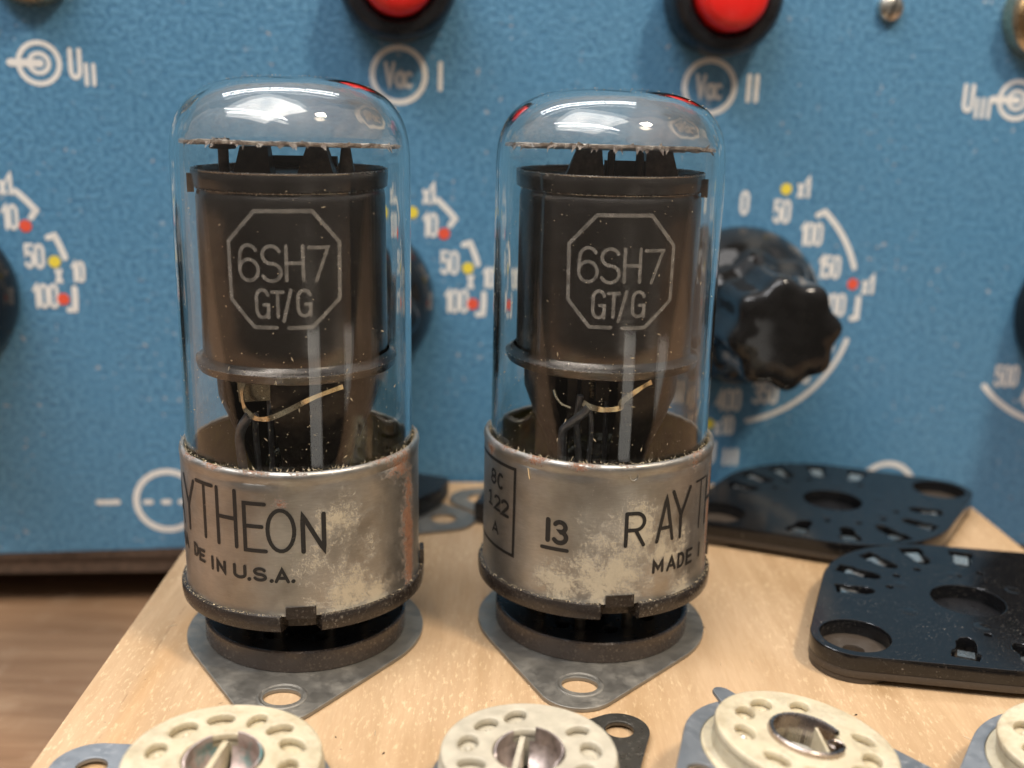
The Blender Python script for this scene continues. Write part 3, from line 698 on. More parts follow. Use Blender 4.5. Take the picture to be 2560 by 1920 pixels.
    for i, p in enumerate(pts):
        d = (pts[min(i+1, len(pts)-1)]-pts[max(i-1, 0)]).normalized(); nrm = Vector((p.x, p.y, 0)).normalized(); sd = d.cross(nrm).normalized()
        tw = .35*math.sin(i*.35); sd = (sd*math.cos(tw)+nrm*math.sin(tw)); hw = .033 if variant == 0 else .037
        A.append((bm.verts.new(p-sd*hw-nrm*.006), bm.verts.new(p+sd*hw-nrm*.006), bm.verts.new(p+sd*hw+nrm*.006), bm.verts.new(p-sd*hw+nrm*.006)))
    for a_, b_ in zip(A, A[1:]):
        for k in range(4): bm.faces.new((a_[k], a_[(k+1) % 4], b_[(k+1) % 4], b_[k]))
    bm.faces.new(A[0][::-1]); bm.faces.new(A[-1]); mesh_obj('brass_strap', bm, strap_m, T)
    for pts_, r_ in wires: mesh_obj('lead_wire', tube(smooth_path([onc(*p) for p in pts_]), r_, 10), wire_m, T)
    # --- mica disc: seen edge on, with torn fringe
    zm = 6.73-ZB; bm = bmesh.new(); n = 160
    rr = [1.33+.035*math.sin(k*.9+variant)+.03*rnd.random()-(.05 if rnd.random() < .12 else 0) for k in range(n)]
    zz = [rnd.uniform(-.012, .012) for _ in range(n)]
    topv = [bm.verts.new((rr[k]*math.sin(2*PI*k/n), -rr[k]*math.cos(2*PI*k/n), .012+zz[k])) for k in range(n)]
    botv = [bm.verts.new((rr[k]*.995*math.sin(2*PI*k/n), -rr[k]*.995*math.cos(2*PI*k/n), -.016+zz[k]*1.5)) for k in range(n)]
    bm.faces.new(topv); bm.faces.new(botv[::-1])
    for k in range(n): bm.faces.new((topv[k], botv[k], botv[(k+1) % n], topv[(k+1) % n]))
    for k in range(46):       # torn flakes hanging from the edge
        th = R(rnd.uniform(-78, 78)); r0 = 1.31; w_ = rnd.uniform(.02, .05); L_ = rnd.uniform(.03, .10)*(-1 if rnd.random() < .8 else .6)
        a_ = Vector((r0*math.sin(th-w_/r0), -r0*math.cos(th-w_/r0), 0)); b_ = Vector((r0*math.sin(th+w_/r0), -r0*math.cos(th+w_/r0), 0)); c_ = Vector(((r0+.03)*math.sin(th+rnd.uniform(-.03, .03)), -(r0+.03)*math.cos(th), L_))
        d_ = (a_+b_+c_)/3*.985; vv = [bm.verts.new(x) for x in (a_, b_, c_, d_)]
        for f3 in ((0, 1, 2), (1, 0, 3), (2, 1, 3), (0, 2, 3)): bm.faces.new([vv[i] for i in f3])
    mesh_obj('mica_disc', bm, mica_m, T, smooth=False, loc=(0, 0, zm), rot=(R(-2.5), R(.6 if variant == 0 else .4), 0))
    # --- metalwork between anode and mica
    def blk(nm, x0, x1, xt0, xt1, y_, z0_, z1_, th_=.10, mat=anode_in):
        bm = bmesh.new(); vs_ = [bm.verts.new(p) for p in ((x0, y_-th_, z0_), (x1, y_-th_, z0_), (x1, y_+th_, z0_), (x0, y_+th_, z0_), (xt0, y_-th_*.6, z1_), (xt1, y_-th_*.6, z1_), (xt1, y_+th_*.6, z1_), (xt0, y_+th_*.6, z1_))]
        for f in ((3, 2, 1, 0), (4, 5, 6, 7), (0, 1, 5, 4), (1, 2, 6, 5), (2, 3, 7, 6), (3, 0, 4, 7)): bm.faces.new([vs_[i] for i in f])
        bevel(bm, .03, 2); return mesh_obj(nm, bm, mat, T)
    zA = at-.12; zM = zm-.02
    if variant == 0:
        blk('support_post', -.64, -.16, -.54, -.20, -.35, zA, zM, .16); blk('support_post', .12, .62, .26, .50, -.30, zA, zM, .16, getter_m)
        mesh_obj('crossbar', tube([(-.50, -.1, zA+.22), (.60, -.1, zA+.22)], .07, 10), anode_in, T)
        mesh_obj('support_rod', tube([(-.72, -.55, zA), (-.72, -.55, zM-.02)], .065, 10), getter_m, T)
        mesh_obj('rod_nut', lathe([(0, -.05), (.15, -.05), (.17, -.02), (.10, .02), (.08, .08), (0, .08)], 24), getter_m, T, loc=(-.72, -.55, zM+.02))
        mesh_obj('support_rod', tube([(.76, -.45, zA), (.76, -.45, zA+.12), (.755, -.45, zM)], [.11, .10, .055], 10), getter_m, T)
    else:
        blk('support_post', -.62, -.10, -.46, -.14, -.35, zA, zM, .18, getter_m); blk('support_post', .42, .86, .42, .76, -.30, zA, zM, .18, getter_m)
        bm = bmesh.new(); box(bm, -.10, .44, -.42, -.34, zA, zA+.28); mesh_obj('crossbar', bm, anode_in, T, smooth=False)
        for x_ in (-.02, .34): mesh_obj('support_rod', tube([(x_, -.45, zA), (x_, -.45, zA+.38), (x_, -.45, zA+.42)], [.05, .05, .02], 10), anode_in, T)
    # --- dust and fibres
    bm = bmesh.new()
    for k in range(520):       # specks on the glass
        th = R(rnd.uniform(-85, 85)); z_ = rnd.choice((rnd.uniform(2.1, 5.6), rnd.uniform(2.1, 3.6))); s_ = rnd.choice((.003, .003, .004, .005, .008)); r_ = GR+.004
        c_ = Vector((r_*math.sin(th), -r_*math.cos(th), z_)); tg = Vector((math.cos(th), math.sin(th), 0)); a_ = rnd.uniform(0, PI); e1 = (tg*math.cos(a_)+Vector((0, 0, 1))*math.sin(a_)); e2 = e1.cross(Vector((math.sin(th), -math.cos(th), 0)))
        L_ = s_*rnd.choice((1, 1, 1.5, 1, 4)); vv = [bm.verts.new(c_+e1*L_*i+e2*s_*j) for i, j in ((-1, -.3), (.2, -1), (1, .2), (0, 1))]; bm.faces.new(vv)
    for k in range(620):       # crumbs and hairs in the gap between glass and lip
        th = R(rnd.uniform(-100, 100)); r_ = rnd.uniform(GR+.002, RS-.02); z_ = zt+rnd.uniform(-.06, .02)
        b_ = Vector((r_*math.sin(th), -r_*math.cos(th), z_)); hh = rnd.choice((.008, .01, .015, .02, .045))*rnd.uniform(.6, 1.2); w_ = rnd.uniform(.003, .011)
        tg = Vector((math.cos(th), math.sin(th), 0))*w_; tip = b_+Vector((rnd.uniform(-.03, .03), rnd.uniform(-.02, .02), hh))
        vv = [bm.verts.new(b_-tg), bm.verts.new(b_+tg), bm.verts.new(tip), bm.verts.new(b_+Vector((tg.y, -tg.x, 0)))]
        for f3 in ((0, 1, 2), (1, 3, 2), (3, 0, 2)): bm.faces.new([vv[i] for i in f3])
    for k in range(520):       # crumbs on the ledge of the flange
        th = R(rnd.uniform(-100, 100)); r_ = rnd.uniform(RS+.012, 1.645); z_ = .238; s_ = rnd.uniform(.005, .013)
        if any(abs((math.degrees(th)-n_+180) % 360-180) < 8.5 for n_ in notch): continue
        b_ = Vector((r_*math.sin(th), -r_*math.cos(th), z_)); vv = [bm.verts.new(b_+Vector((rnd.uniform(-s_, s_), rnd.uniform(-s_, s_), rnd.uniform(-.002, s_*1.3)))) for _ in range(4)]
        for f3 in ((0, 1, 2), (1, 0, 3), (2, 1, 3), (0, 2, 3)): bm.faces.new([vv[i] for i in f3])
    for k in range(260):       # dust lying on the dome
        a_ = rnd.uniform(0, 2*PI); zz_ = dome(GR, DH, z0); i = rnd.randrange(8, 25); r_, z_ = zz_[i]; s_ = rnd.choice((.005, .007, .012))
        b_ = Vector(((r_+.002)*math.sin(a_), -(r_+.002)*math.cos(a_), z_+.003)); vv = [bm.verts.new(b_+Vector((rnd.uniform(-s_, s_), rnd.uniform(-s_, s_), rnd.uniform(0, s_)))) for _ in range(4)]
        for f3 in ((0, 1, 2), (1, 0, 3), (2, 1, 3), (0, 2, 3)): bm.faces.new([vv[i] for i in f3])
    du = mesh_obj('dust', bm, dust_m, T, smooth=False); du['kind'] = 'stuff'
    # --- glass print: broken octagon with the type number
    d0, dz = (0, 0) if variant == 0 else (-.088, -.035)
    def S(u, v_): return (u+d0, v_+dz)
    w8 = .047
    octo = [RB([S(.205, 4.655), S(.48, 4.66), S(.82, 4.99), S(.83, 5.66), S(.51, 6.03), S(-.155, 6.025), S(-.49, 5.665), S(-.48, 4.985), S(-.20, 4.66), S(.062, 4.66)], w8)]
    def GB(c, l, r_, b_, t_, wd=.042): p, s_ = S(l, b_), S(r_, t_); return LB(c, p[0], s_[0], p[1], s_[1], wd)
    gp = octo+[GB('6', -.355, -.13, 5.215, 5.63), GB('S', -.085, .145, 5.215, 5.625), GB('H', .20, .402, 5.225, 5.625), GB('7', .46, .685, 5.215, 5.605),
               GB('G', -.165, -.02, 4.78, 5.11), GB('T', .02, .15, 4.79, 5.085), GB('/', .15, .24, 4.77, 5.09), GB('G', .32, .47, 4.80, 5.105)]
    ink(T, gp, GR, fade_m, 'glass_print')
    # --- shell lettering
    if variant == 0:
        wd = .050
        it = [LB('R', -2.45, -2.15, 1.87, 2.30, wd), LB('A', -2.02, -1.72, 1.87, 2.42, wd), LB('Y', -1.66, -1.31, 1.87, 2.56, wd), LB('T', -1.24, -.92, 1.88, 2.60, wd), LB('H', -.835, -.54, 1.86, 2.60, wd), LB('E', -.43, -.16, 1.84, 2.46, wd), LB('O', -.13, .20, 1.85, 2.39, wd), LB('N', .305, .57, 1.84, 2.32, wd*1.15)]
        hw = .042
        for c, l, r_, b_, t_ in (('M', -1.95, -1.78, 1.56, 1.72), ('A', -1.74, -1.60, 1.56, 1.72), ('D', -1.54, -1.40, 1.55, 1.71), ('D', -1.38, -1.29, 1.55, 1.70), ('E', -1.24, -1.14, 1.52, 1.66), ('I', -.975, -.97, 1.475, 1.63), ('N', -.88, -.755, 1.47, 1.61), ('U', -.605, -.45, 1.455, 1.61), ('S', -.325, -.175, 1.45, 1.60), ('A', -.045, .115, 1.44, 1.60)):
            if c == 'D' and l == -1.54: continue
            it.append(LB(c, l, r_, b_, t_, hw))
        for x_ in (-.40, -.105, .165): it.append(RB([(x_, 1.445), (x_+.006, 1.45)], .05))
        ink(T, it, RS, ink_m)
    else:
        it = [LB('R', .29, .55, 1.78, 2.22, .05), LB('A', .73, 1.0, 1.79, 2.38, .05), LB('Y', .965, 1.30, 1.78, 2.44, .05), LB('T', 1.44, 1.72, 1.78, 2.47, .03), LB('H', 1.80, 2.1, 1.78, 2.45, .05), LB('E', 2.2, 2.45, 1.78, 2.35, .05),
              LB('M', .705, .85, 1.365, 1.52, .042), LB('A', .93, 1.07, 1.355, 1.525, .042), LB('D', 1.13, 1.24, 1.35, 1.53, .042), LB('E', 1.31, 1.42, 1.345, 1.53, .045), LB('I', 1.65, 1.66, 1.35, 1.53, .045),
              RB([(-.735, 1.785), (-.735, 2.065)], .068), LB('3', -.64, -.48, 1.77, 2.055, .062), RB([(-.815, 1.675), (-.465, 1.675)], .052),
              RB([(-2.5, 2.63), (-1.285, 2.62), (-1.295, 1.40), (-2.5, 1.42)], .045), RB([(-2.5, 2.63), (-2.5, 1.42)], .045),
              LB('8', -1.86, -1.72, 2.29, 2.47, .04), LB('C', -1.66, -1.53, 2.27, 2.46, .042), LB('i', -1.95, -1.86, 1.96, 2.14, .034), LB('2', -1.745, -1.60, 1.94, 2.13, .04), LB('2', -1.555, -1.41, 1.92, 2.12, .045), LB('A', -1.79, -1.63, 1.60, 1.74, .034)]
        ink(T, it, RS, ink_m)
        f = cylf(RS+.006); pts = [Vector(f(-1.06+.004*k, 2.70-ZB-.018*k+.002*math.sin(k), .004)) for k in range(9)]
        mesh_obj('stray_fibre', tube(pts, .006, 6), M('straw_fibre', .6, 0, (.70, .50, .26)).m, T)
        # small ring stamped into the shell
        bm = bmesh.new(); f = cylf(RS-.004); rg = []
        for k in range(24):
            a_ = 2*PI*k/24; c2 = (.354+.055*math.cos(a_), 2.72-ZB+.055*math.sin(a_)); rg.append(Vector(f(c2[0], c2[1], .004)))
        tube(rg+[rg[0]], .012, 6, bm, cap=False); mesh_obj('stamped_ring', bm, shell, sh)
    return T

# ------------------------------------------------------------------ octal sockets under the tubes
saddle_m = dusty('grey_steel_saddle', (.27, .255, .225), .40, (.33, .29, .225), .36, 5, .8, .6, .25, .38)
brown_ring = dusty('brown_bakelite_ring', (.045, .033, .026), .24, (.42, .33, .22), .56, 24, 0, .5, .2)
def octal_socket(loc, rotz, label, group):
    T = thing('octal_socket', label, 'tube socket', loc, (0, 0, rotz), group)
    hl = lambda x, y: circle(x, y, .235, 40, ry=.19)
    lp = hull(circle(0, 0, 1.64, 96)+circle(0, -2.02, .52, 40)+circle(0, 2.02, .52, 40))
    mesh_obj('saddle', plate_mesh([lp, circle(0, 0, 1.18, 64), hl(.02, -1.96), hl(-.02, 1.96)], 0.003, .062, .012), saddle_m, T)
    for s_ in (-1, 1):
        bm = lathe([(.262, .062), (.29, .074), (.315, .066), (.318, .05)], 40); mesh_obj('hole_rim', bm, saddle_m, T, loc=(.02*-s_, 1.96*s_, 0))
    mesh_obj('bakelite_ring', lathe([(1.20, .063), (1.375, .063), (1.385, .075), (1.387, .2), (1.385, .335), (1.36, .352), (1.335, .345), (1.32, .30), (1.20, .295)], 128), brown_ring, T)
    L_ = [circle(0, 0, 1.315, 96), circle(0, 0, .30, 40)]+[circle(.87*math.cos(R(45*k+22.5)), .87*math.sin(R(45*k+22.5)), .11, 20) for k in range(8)]
    mesh_obj('contact_disc', plate_mesh(L_, .07, .30, .012), black_mid, T)
    return T
sA = octal_socket((-2.80, 14.22, 0), R(1), 'grey saddled octal socket holding the tube lettered THEON', 'octal sockets under the tubes')
sB = octal_socket((1.25, 14.72, 0), R(-8), 'grey saddled octal socket holding the tube marked with an underlined 13', 'octal sockets under the tubes')
make_tube('vacuum_tube', 'glass vacuum tube whose dull metal base shows large THEON lettering and a rusty side', (-2.80, 14.22, ZB), -.0131, shellA, 0)
make_tube('vacuum_tube', 'glass vacuum tube whose heavily corroded metal base shows an underlined 13', (1.25, 14.72, ZB+.06), -.0085, shellB, 1)

# ------------------------------------------------------------------ black socket wafers
wafer_m = dusty('black_wafer_bakelite', (.0065, .0065, .0070), .10, (.45, .40, .33), .60, 30, amount=.6, bump=.08)
wafer_low = dusty('brown_wafer_underside', (.050, .038, .028), .42, (.45, .38, .28), .60, 30, amount=.5, bump=.25)
tin_m = plain('bright_contact', (.75, .73, .68), .3, 1, ns=12, amt=.15)
def wafer(loc, rotz, label, group, name='socket_wafer'):
    T = thing(name, label, 'socket', loc, (0, 0, rotz), group)
    er = (-2.02, -1.22)
    ears = [er, (-er[0], -er[1])]
    out = hull(circle(0, 0, 2.08, 110)+circle(*ears[0], .60, 44)+circle(*ears[1], .60, 44))
    out_in = hull(circle(0, 0, 2.075, 110)+circle(*ears[0], .595, 44)+circle(*ears[1], .595, 44))
    slots = []; contacts = []
    for k, d in enumerate((72, 97, 123, 147, 171, 248, 276, 303, 331, 357)):
        a_ = R(d); r_ = 1.62; cx, cy = r_*math.cos(a_), r_*math.sin(a_)
        w_ = .17 if k in (0, 1, 5, 6, 7) else .135
        key = [(.27, -w_), (.27, w_), (.10, w_), (.07, w_*.75), (-.02, .12), (-.14, .125), (-.25, .09), (-.30, 0), (-.25, -.09), (-.14, -.125), (-.02, -.12), (.07, -w_*.75), (.10, -w_)]
        jr = random.Random(k*7+3); sc1 = jr.uniform(1.0, 1.25); a_j = a_+jr.uniform(-.12, .12); key = [(x*sc1, y*jr.uniform(.95, 1.15)) for x, y in key]
        slots.append([(cx+x*math.cos(a_)-y*math.sin(a_), cy+x*math.sin(a_)+y*math.cos(a_)) for x, y in key])
        contacts.append((cx, cy, a_))
    cen = circle(0, 0, .52, 60, rot=0)
    cen = cen[:4]+[(.60, .05), (.62, -.02), (.58, -.08)]+cen[-4:-1]+cen[-4:-1][:0] if False else cen
    slots += [circle(r_*math.cos(R(d)), r_*math.sin(R(d)), .055, 14) for d, r_ in ((60, 1.15), (110, 1.12), (135, 1.12), (160, 1.1), (262, 1.1), (290, 1.12), (318, 1.1), (345, 1.12))]
    piv = [circle(x, y, .47, 40) for x, y in ears]; hol = [circle(x, y, .15, 24) for x, y in ears]
    mesh_obj('top_plate', plate_mesh([out, cen]+slots+piv, .20, .42, .012), wafer_m, T)
    mesh_obj('well', lathe([(0, .205), (.518, .205)], 40), black_mid, T)
    mesh_obj('bottom_plate', plate_mesh([out_in]+hol, .09, .198, .008), wafer_low, T)
    for x, y in ears:
        mesh_obj('ear_foot', plate_mesh([circle(x, y, .58, 40), circle(x, y, .16, 24)], .002, .088, .01), wafer_low, T)
    for cx, cy, a_ in contacts:
        bm = bmesh.new(); Mc = Matrix.Translation((cx, cy, 0)) @ Matrix.Rotation(a_, 4, 'Z') @ Matrix.Rotation(R(-8), 4, 'Y')
        box(bm, -.02, .24, -.11, .11, .325, .35, Mc); mesh_obj('contact', bm, tin_m, T, smooth=False)
    for d, r_ in ((151, .96), (82, .90), (204, 1.1), (261, .85), (25, .92), (330, .95)):
        a_ = R(d); mesh_obj('rivet_mark', lathe([(0, .424), (.10, .424), (.125, .419), (.13, .412)], 24), wafer_m, T, loc=(r_*math.cos(a_), r_*math.sin(a_), 0))
    return T
wafer((6.81, 14.91, 0), 0, 'glossy black socket wafer with keyhole slots, the nearer one, cut off by the photo edge', 'black socket wafers beside the tubes')
wafer((5.93, 18.98, 0), R(-12), 'glossy black socket wafer against the blue panel, beside the board corner', 'black socket wafers beside the tubes')

# two sockets hidden behind the tubes
def back_socket(loc, rotz, label):
    T = thing('octal_socket', label, 'tube socket', loc, (0, 0, rotz), 'sockets standing behind the tubes')
    lp = hull(circle(0, 0, 1.50, 80)+circle(1.95, -.35, .52, 36)+circle(-1.95, .35, .52, 36))
    mesh_obj('saddle', plate_mesh([lp, circle(0, 0, 1.1, 60), circle(1.90, -.35, .23, 32), circle(-1.90, .35, .23, 32)], .003, .06, .012), saddle_m, T)
    bd = hull(circle(0, 0, 1.38, 80)+circle(1.55, .55, .45, 4, rot=.6)+circle(-1.55, -.55, .42, 28))
    L_ = [bd, circle(0, 0, .30, 40)]+[circle(.87*math.cos(R(45*k)), .87*math.sin(R(45*k)), .11, 20) for k in range(8)]
    mesh_obj('body', plate_mesh(L_, .065, .42, .03), black_mid, T)
    return T
back_socket((-3.05, 18.75, 0), 0, 'black octal socket with a holed steel ear, glimpsed behind the tube lettered THEON')
back_socket((1.35, 19.05, 0), R(178), 'black octal socket glimpsed behind the tube marked 13')

# ------------------------------------------------------------------ ceramic sockets in front
q = M('cream_steatite', .38, 0, (.62, .56, .40)); v = q.co()
c0 = q.mix(q.rng(q.noise(v, 2.2, 5), .35, .68), (.49, .42, .28), (.57, .50, .36))
c1 = q.mix(q.rng(q.noise(v, 4, 8, .72), .46, .68, 0, .75), c0, (.31, .245, .15)); c1 = q.mix(q.mth('MULTIPLY', q.rng(q.vor(v, 9), .10, .04), .5), c1, (.20, .14, .08))
q.set('Base Color', c1); q.set('Subsurface Weight', .15); q.set('Subsurface Radius', (.12, .09, .05)); q.bump(q.noise(v, 18, 4), .15, .01); cream_m = q.m
grey_cream_m = plain('greyed_steatite', (.42, .375, .285), .45, ns=5, amt=.16, bump=.1, bs=18)
saddle2_m = dusty('blue_grey_saddle', (.27, .285, .30), .40, (.42, .42, .42), .55, 9, .7, .35, .15)
dark_saddle_m = dusty('dark_steel_saddle', (.10, .095, .085), .34, (.5, .45, .36), .56, 14, .8, .5, .3)
q = M('tarnished_copper', .5, .6, (.4, .3, .25)); v = q.co()
c0 = q.mix(q.rng(q.noise(v, 5, 5), .35, .65), (.34, .25, .22), (.60, .50, .46)); c1 = q.mix(q.rng(q.noise(v, 3.5, 5), .48, .62, 0, .9), c0, (.10, .26, .25))
q.set('Base Color', c1); copper_m = q.m
pinkmetal_m = plain('pinkish_nickel', (.42, .35, .32), .42, .8, ns=7, amt=.45, bump=.2)
steel_ring_m = plain('aged_nickel_ring', (.45, .38, .34), .25, 1, ns=7, amt=.25)
def lens(cx, cy, a_, L_=.155, Wd=.072):
    o = []
    for k in range(20):
        t = 2*PI*k/20; x = L_*math.cos(t); y = Wd*math.sin(t)*abs(math.sin(t))**.25
        y *= 1+.35*math.cos(t)*0; o.append((cx+x*math.cos(a_)-y*math.sin(a_), cy+x*math.sin(a_)+y*math.cos(a_)))
    return o
def ceramic_socket(loc, rot, label, slots, ear_dirs, mats, cm, R_=1.0, kind='leaf', ringR=1.12, tabs=()):
    T = thing('ceramic_socket', label, 'tube socket', loc, rot, 'ceramic sockets in front of the tubes')
    ht = .75; saddle, key = mats
    lps = [circle(R_*.69*math.cos(R(d)), R_*.69*math.sin(R(d)), .145*s_, 24, ry=.10*s_, rot=R(d+90+tw)) for d, s_, tw in slots]
    top = [circle(0, 0, R_-.015, 96), circle(0, 0, .40*R_ if kind == 'leaf' else .395, 56)]+lps
    mesh_obj('ceramic_top', plate_mesh(top, ht-.10, ht, .035), cm, T)
    hi_ = .41*R_ if kind == 'leaf' else .36
    bdy = [(R_*.0+.30, .08), (R_-.10, .08), (R_-.04, .14), (R_+.0, .30), (R_+.005, ht-.15), (R_-.02, ht-.115), (R_-.06, ht-.103), (hi_, ht-.103), (hi_, .2)]
    if kind == 'ring': bdy = [(.30, .08), (R_+.02, .08), (R_+.09, .14), (R_+.10, .40), (R_+.075, .47), (R_+.01, .48), (R_-.02, .50), (R_-.025, ht-.102), (hi_, ht-.103), (hi_, .2)]
    mesh_obj('ceramic_body', lathe(bdy, 96, closed=True), cm, T)
    for d, s_, tw in slots:     # small raised bead seen in each recess
        a_ = R(d-3); bm = bmesh.new(); bmesh.ops.create_uvsphere(bm, u_segments=12, v_segments=8, radius=.045*s_)
        mesh_obj('contact_bead', bm, cm if kind == 'leaf' or d > 190 or d < 185 else tin_m, T, loc=(R_*.69*math.cos(a_), R_*.69*math.sin(a_)-.02, ht-.105))
    # saddle: ring with ears
    zs = .30
    pts = circle(0, 0, ringR, 80); loops = []
    L0 = pts[:]
    for d, dist, er_ in ear_dirs: L0 += circle(dist*math.cos(R(d)), dist*math.sin(R(d)), er_, 32)
    if kind == 'leaf': bigo = hull(L0)
    else: bigo = hull(L0)
    loops = [bigo, circle(0, 0, R_-.15, 60)]+[circle(dist*math.cos(R(d)), dist*math.sin(R(d)), .17, 28) for d, dist, er_ in ear_dirs]
    zf = .04 if kind == 'leaf' else .41
    if kind == 'ring': loops[1] = circle(0, 0, R_+.085, 80)
    mesh_obj('saddle', plate_mesh(loops, zf, zf+.06, .012), saddle, T)
    rr_ = ringR
    if kind == 'leaf': mesh_obj('clamp_ring', lathe([(R_+.008 if kind == 'leaf' else R_+.105, .10), (rr_+.02, .10), (rr_+.02, .26), (rr_-.01, .34), (rr_-.06, .365), (R_+.008 if kind == 'leaf' else R_+.105, .36)], 96, closed=True), saddle2_m, T)
    for d in tabs:
        mesh_obj('clamp_tab', plate_mesh([hull(circle((R_+.20)*math.cos(R(d)), (R_+.20)*math.sin(R(d)), .16, 20)+circle((R_+.36)*math.cos(R(d)), (R_+.36)*math.sin(R(d)), .12, 20))], .473, .52, .012), saddle2_m, T)
    # centre
    rc = .40*R_
    if kind == 'leaf':
        bm = bmesh.new(); lathe([(0, .30), (rc+.03, .30)], 40, bm=bm); mesh_obj('well_floor', bm, anode_in, T)
        for a0, a1 in ((-78, 88), (112, 240)):
            bm = lathe([(rc-.03, ht-.12), (rc-.05, ht-.22), (rc-.12, .44), (rc-.22, .38), (.07, .35)], 30, a0=R(a0+90), a1=R(a1+90)); mesh_obj('spring_cup', bm, key, T)
        for a0, a1, hh in ((-75, 78, .73), (118, 222, .70)):
            # leaves with a pointed upper corner, curved along the well
            bm = bmesh.new(); n = 28; A = []
            for i in range(n+1):
                t = i/n; a_ = R(a0+(a1-a0)*t); tt = t if a0 < 0 else 1-t
                z_ = .40+(hh-.40+.07*tt)*min(1, (tt*3.2+.25) if a0 < 0 else (tt*2.6+.15)); r1, r2 = rc-.012, rc-.034
                A.append([bm.verts.new((r_*math.cos(a_), r_*math.sin(a_), z1_)) for r_, z1_ in ((r1, .30), (r1, z_), (r2, z_), (r2, .30))])
            for a_, b_ in zip(A, A[1:]):
                for k in range(4): bm.faces.new((a_[k], b_[k], b_[(k+1) % 4], a_[(k+1) % 4]))
            bm.faces.new(A[0]); bm.faces.new(A[-1][::-1]); mesh_obj('spring_leaf', bm, key, T)
        bm = bmesh.new(); box(bm, -.145, -.085, -rc+.02, rc-.02, .31, ht-.08, Matrix.Rotation(R(-8), 4, 'Z')); bevel(bm, .015, 2); mesh_obj('ceramic_rib', bm, cm, T)
    else:
        n = 60; a0, a1 = R(70), R(375); bm = bmesh.new()
        pts = [((.39)*math.cos(a0+(a1-a0)*i/n), (.39)*math.sin(a0+(a1-a0)*i/n), ht+.03) for i in range(n+1)]
        lathe([(.36, .30), (.36, ht+.02), (.375, ht+.055), (.40, ht+.06), (.415, ht+.045), (.415, ht-.02)], 72, a0=R(110), a1=R(415), bm=bm); mesh_obj('key_ring', bm, steel_ring_m, T)
        mesh_obj('key_disc', lathe([(0, .56), (.22, .56), (.235, .55), (.235, .35)], 40), plain('grey_key_plug', (.30, .29, .25), .5, ns=6, amt=.25), T, loc=(-.05, -.02, 0))
        bm = bmesh.new(); lathe([(0, .36), (.37, .36)], 40, bm=bm); mesh_obj('well_floor', bm, anode_in, T)
        bm = bmesh.new(); box(bm, .17, .20, -.30, .28, .40, ht-.02); mesh_obj('key_web', bm, cream_m, T, smooth=False)
        bm = bmesh.new(); lathe([(.10, .5), (.10, ht), (.085, ht+.01), (.075, ht), (.075, .5)], 20, a0=R(60), a1=R(330), bm=bm); mesh_obj('key_curl', bm, steel_ring_m, T, loc=(.31, -.06, 0))
    return T
ceramic_socket((-2.85, 9.93, 0), (0, 0, R(2)), 'cream ceramic socket with green-stained copper centre, in front of the THEON tube',
    [(137, 1.15, 10), (104, 1.0, 0), (72, .95, 90), (46, 1.0, 70), (18, 1.1, 30), (-14, 1.0, 0), (-46, 1, 0), (172, 1.0, 0), (210, 1, 0), (250, 1, 0)], [(155, 1.80, .46), (-18, 1.7, .45)], (saddle2_m, copper_m), cream_m, 1.03, 'leaf', 1.13)
ceramic_socket((.30, 10.22, 0), (0, 0, 0), 'cream ceramic socket on a dark holed steel saddle, in front of the 13 tube',
    [(103, 1.0, 40), (135, 1.0, 0), (171, 1.05, 0), (205, 1.0, 60), (240, 1, 0), (36, .9, 80), (3, 1.05, 10), (-32, 1, 0), (-66, 1, 0)], [(53, 1.86, .36), (233, 1.86, .36)], (dark_saddle_m, pinkmetal_m), grey_cream_m, .95, 'leaf', 1.06)
ceramic_socket((3.16, 10.40, 0), (R(-2), R(8), R(0)), 'cream ceramic socket with round nickel centre ring, in front of the nearer black wafer',
    [(150, 1.0, 10), (122, 1.05, 20), (82, .95, 60), (186, 1.0, 0), (230, 1, 0), (265, 1, 0), (12, .9, 40), (-22, 1, 0), (-50, 1, 0)], [(-2, 1.42, .34), (205, 1.28, .28)], (saddle2_m, pinkmetal_m), cream_m, 1.0, 'ring', 1.27, tabs=(118,))
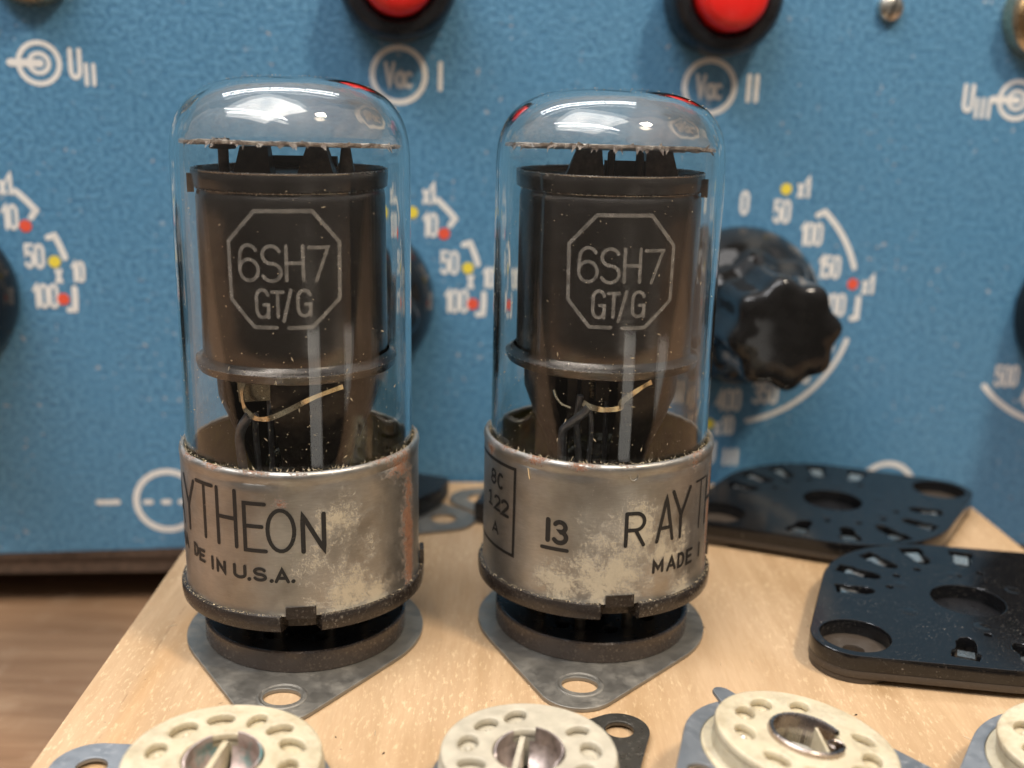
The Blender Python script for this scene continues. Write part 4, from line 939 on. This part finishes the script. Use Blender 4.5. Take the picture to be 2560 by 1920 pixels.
ceramic_socket((6.42, 10.60, 0), (R(0), R(-4), R(0)), 'cream ceramic socket cut off at the photo corner, with a holed steel ear',
    [(150, 1.0, 10), (118, 1.05, 20), (190, 1.0, 0)], [(205, 1.38, .42), (25, 1.38, .42)], (saddle2_m, pinkmetal_m), cream_m, .93, 'ring', 1.16)
o = [x for x in C.objects if x.name.startswith('ceramic_socket') and x.parent is None]
for x in o:
    if x.location.x > 3: x.location.z = .13 if x.location.x < 5 else .06

# ------------------------------------------------------------------ crumbs on the board
bm = bmesh.new(); rnd = random.Random(3)
for k in range(260):
    x, y = rnd.uniform(-5, 8.5), rnd.uniform(9.2, 19.5); s_ = rnd.choice((.008, .01, .012, .02)); a_ = rnd.uniform(0, PI); L_ = s_*rnd.choice((1, 1.4, 4))
    c_ = Vector((x, y, .003)); e1 = Vector((math.cos(a_), math.sin(a_), 0)); e2 = Vector((-e1.y, e1.x, 0))
    vv = [bm.verts.new(p) for p in (c_-e1*L_, c_+e2*s_*.5, c_+e1*L_, c_-e2*s_*.5, c_+Vector((0, 0, s_*.8)))]
    for f3 in ((0, 1, 4), (1, 2, 4), (2, 3, 4), (3, 0, 4)): bm.faces.new([vv[i] for i in f3])
du = mesh_obj('board_dust', bm, plain('wood_dust', (.55, .42, .27), .9, ns=2, amt=.6), smooth=False); du['kind'] = 'stuff'
bm = bmesh.new()
for x, y, s_, a_ in ((-.62, 10.9, .05, .3), (-1.35, 11.2, .03, 1), (4.45, 12.35, .03, .5), (2.9, 14.6, .03, 2), (-4.0, 10.9, .025, 1), (3.9, 11.9, .025, 0), (-1.95, 11.5, .02, 2)):
    c_ = Vector((x, y, .004)); e1 = Vector((math.cos(a_), math.sin(a_), 0)); e2 = Vector((-e1.y, e1.x, 0))
    vv = [bm.verts.new(p) for p in (c_-e1*s_, c_-e2*s_*.4, c_+e1*s_, c_+e2*s_*.5, c_+Vector((0, 0, s_*.5)))]
    for f3 in ((0, 1, 4), (1, 2, 4), (2, 3, 4), (3, 0, 4)): bm.faces.new([vv[i] for i in f3])
du = mesh_obj('dark_crumbs', bm, anode_in, smooth=False); du['kind'] = 'stuff'
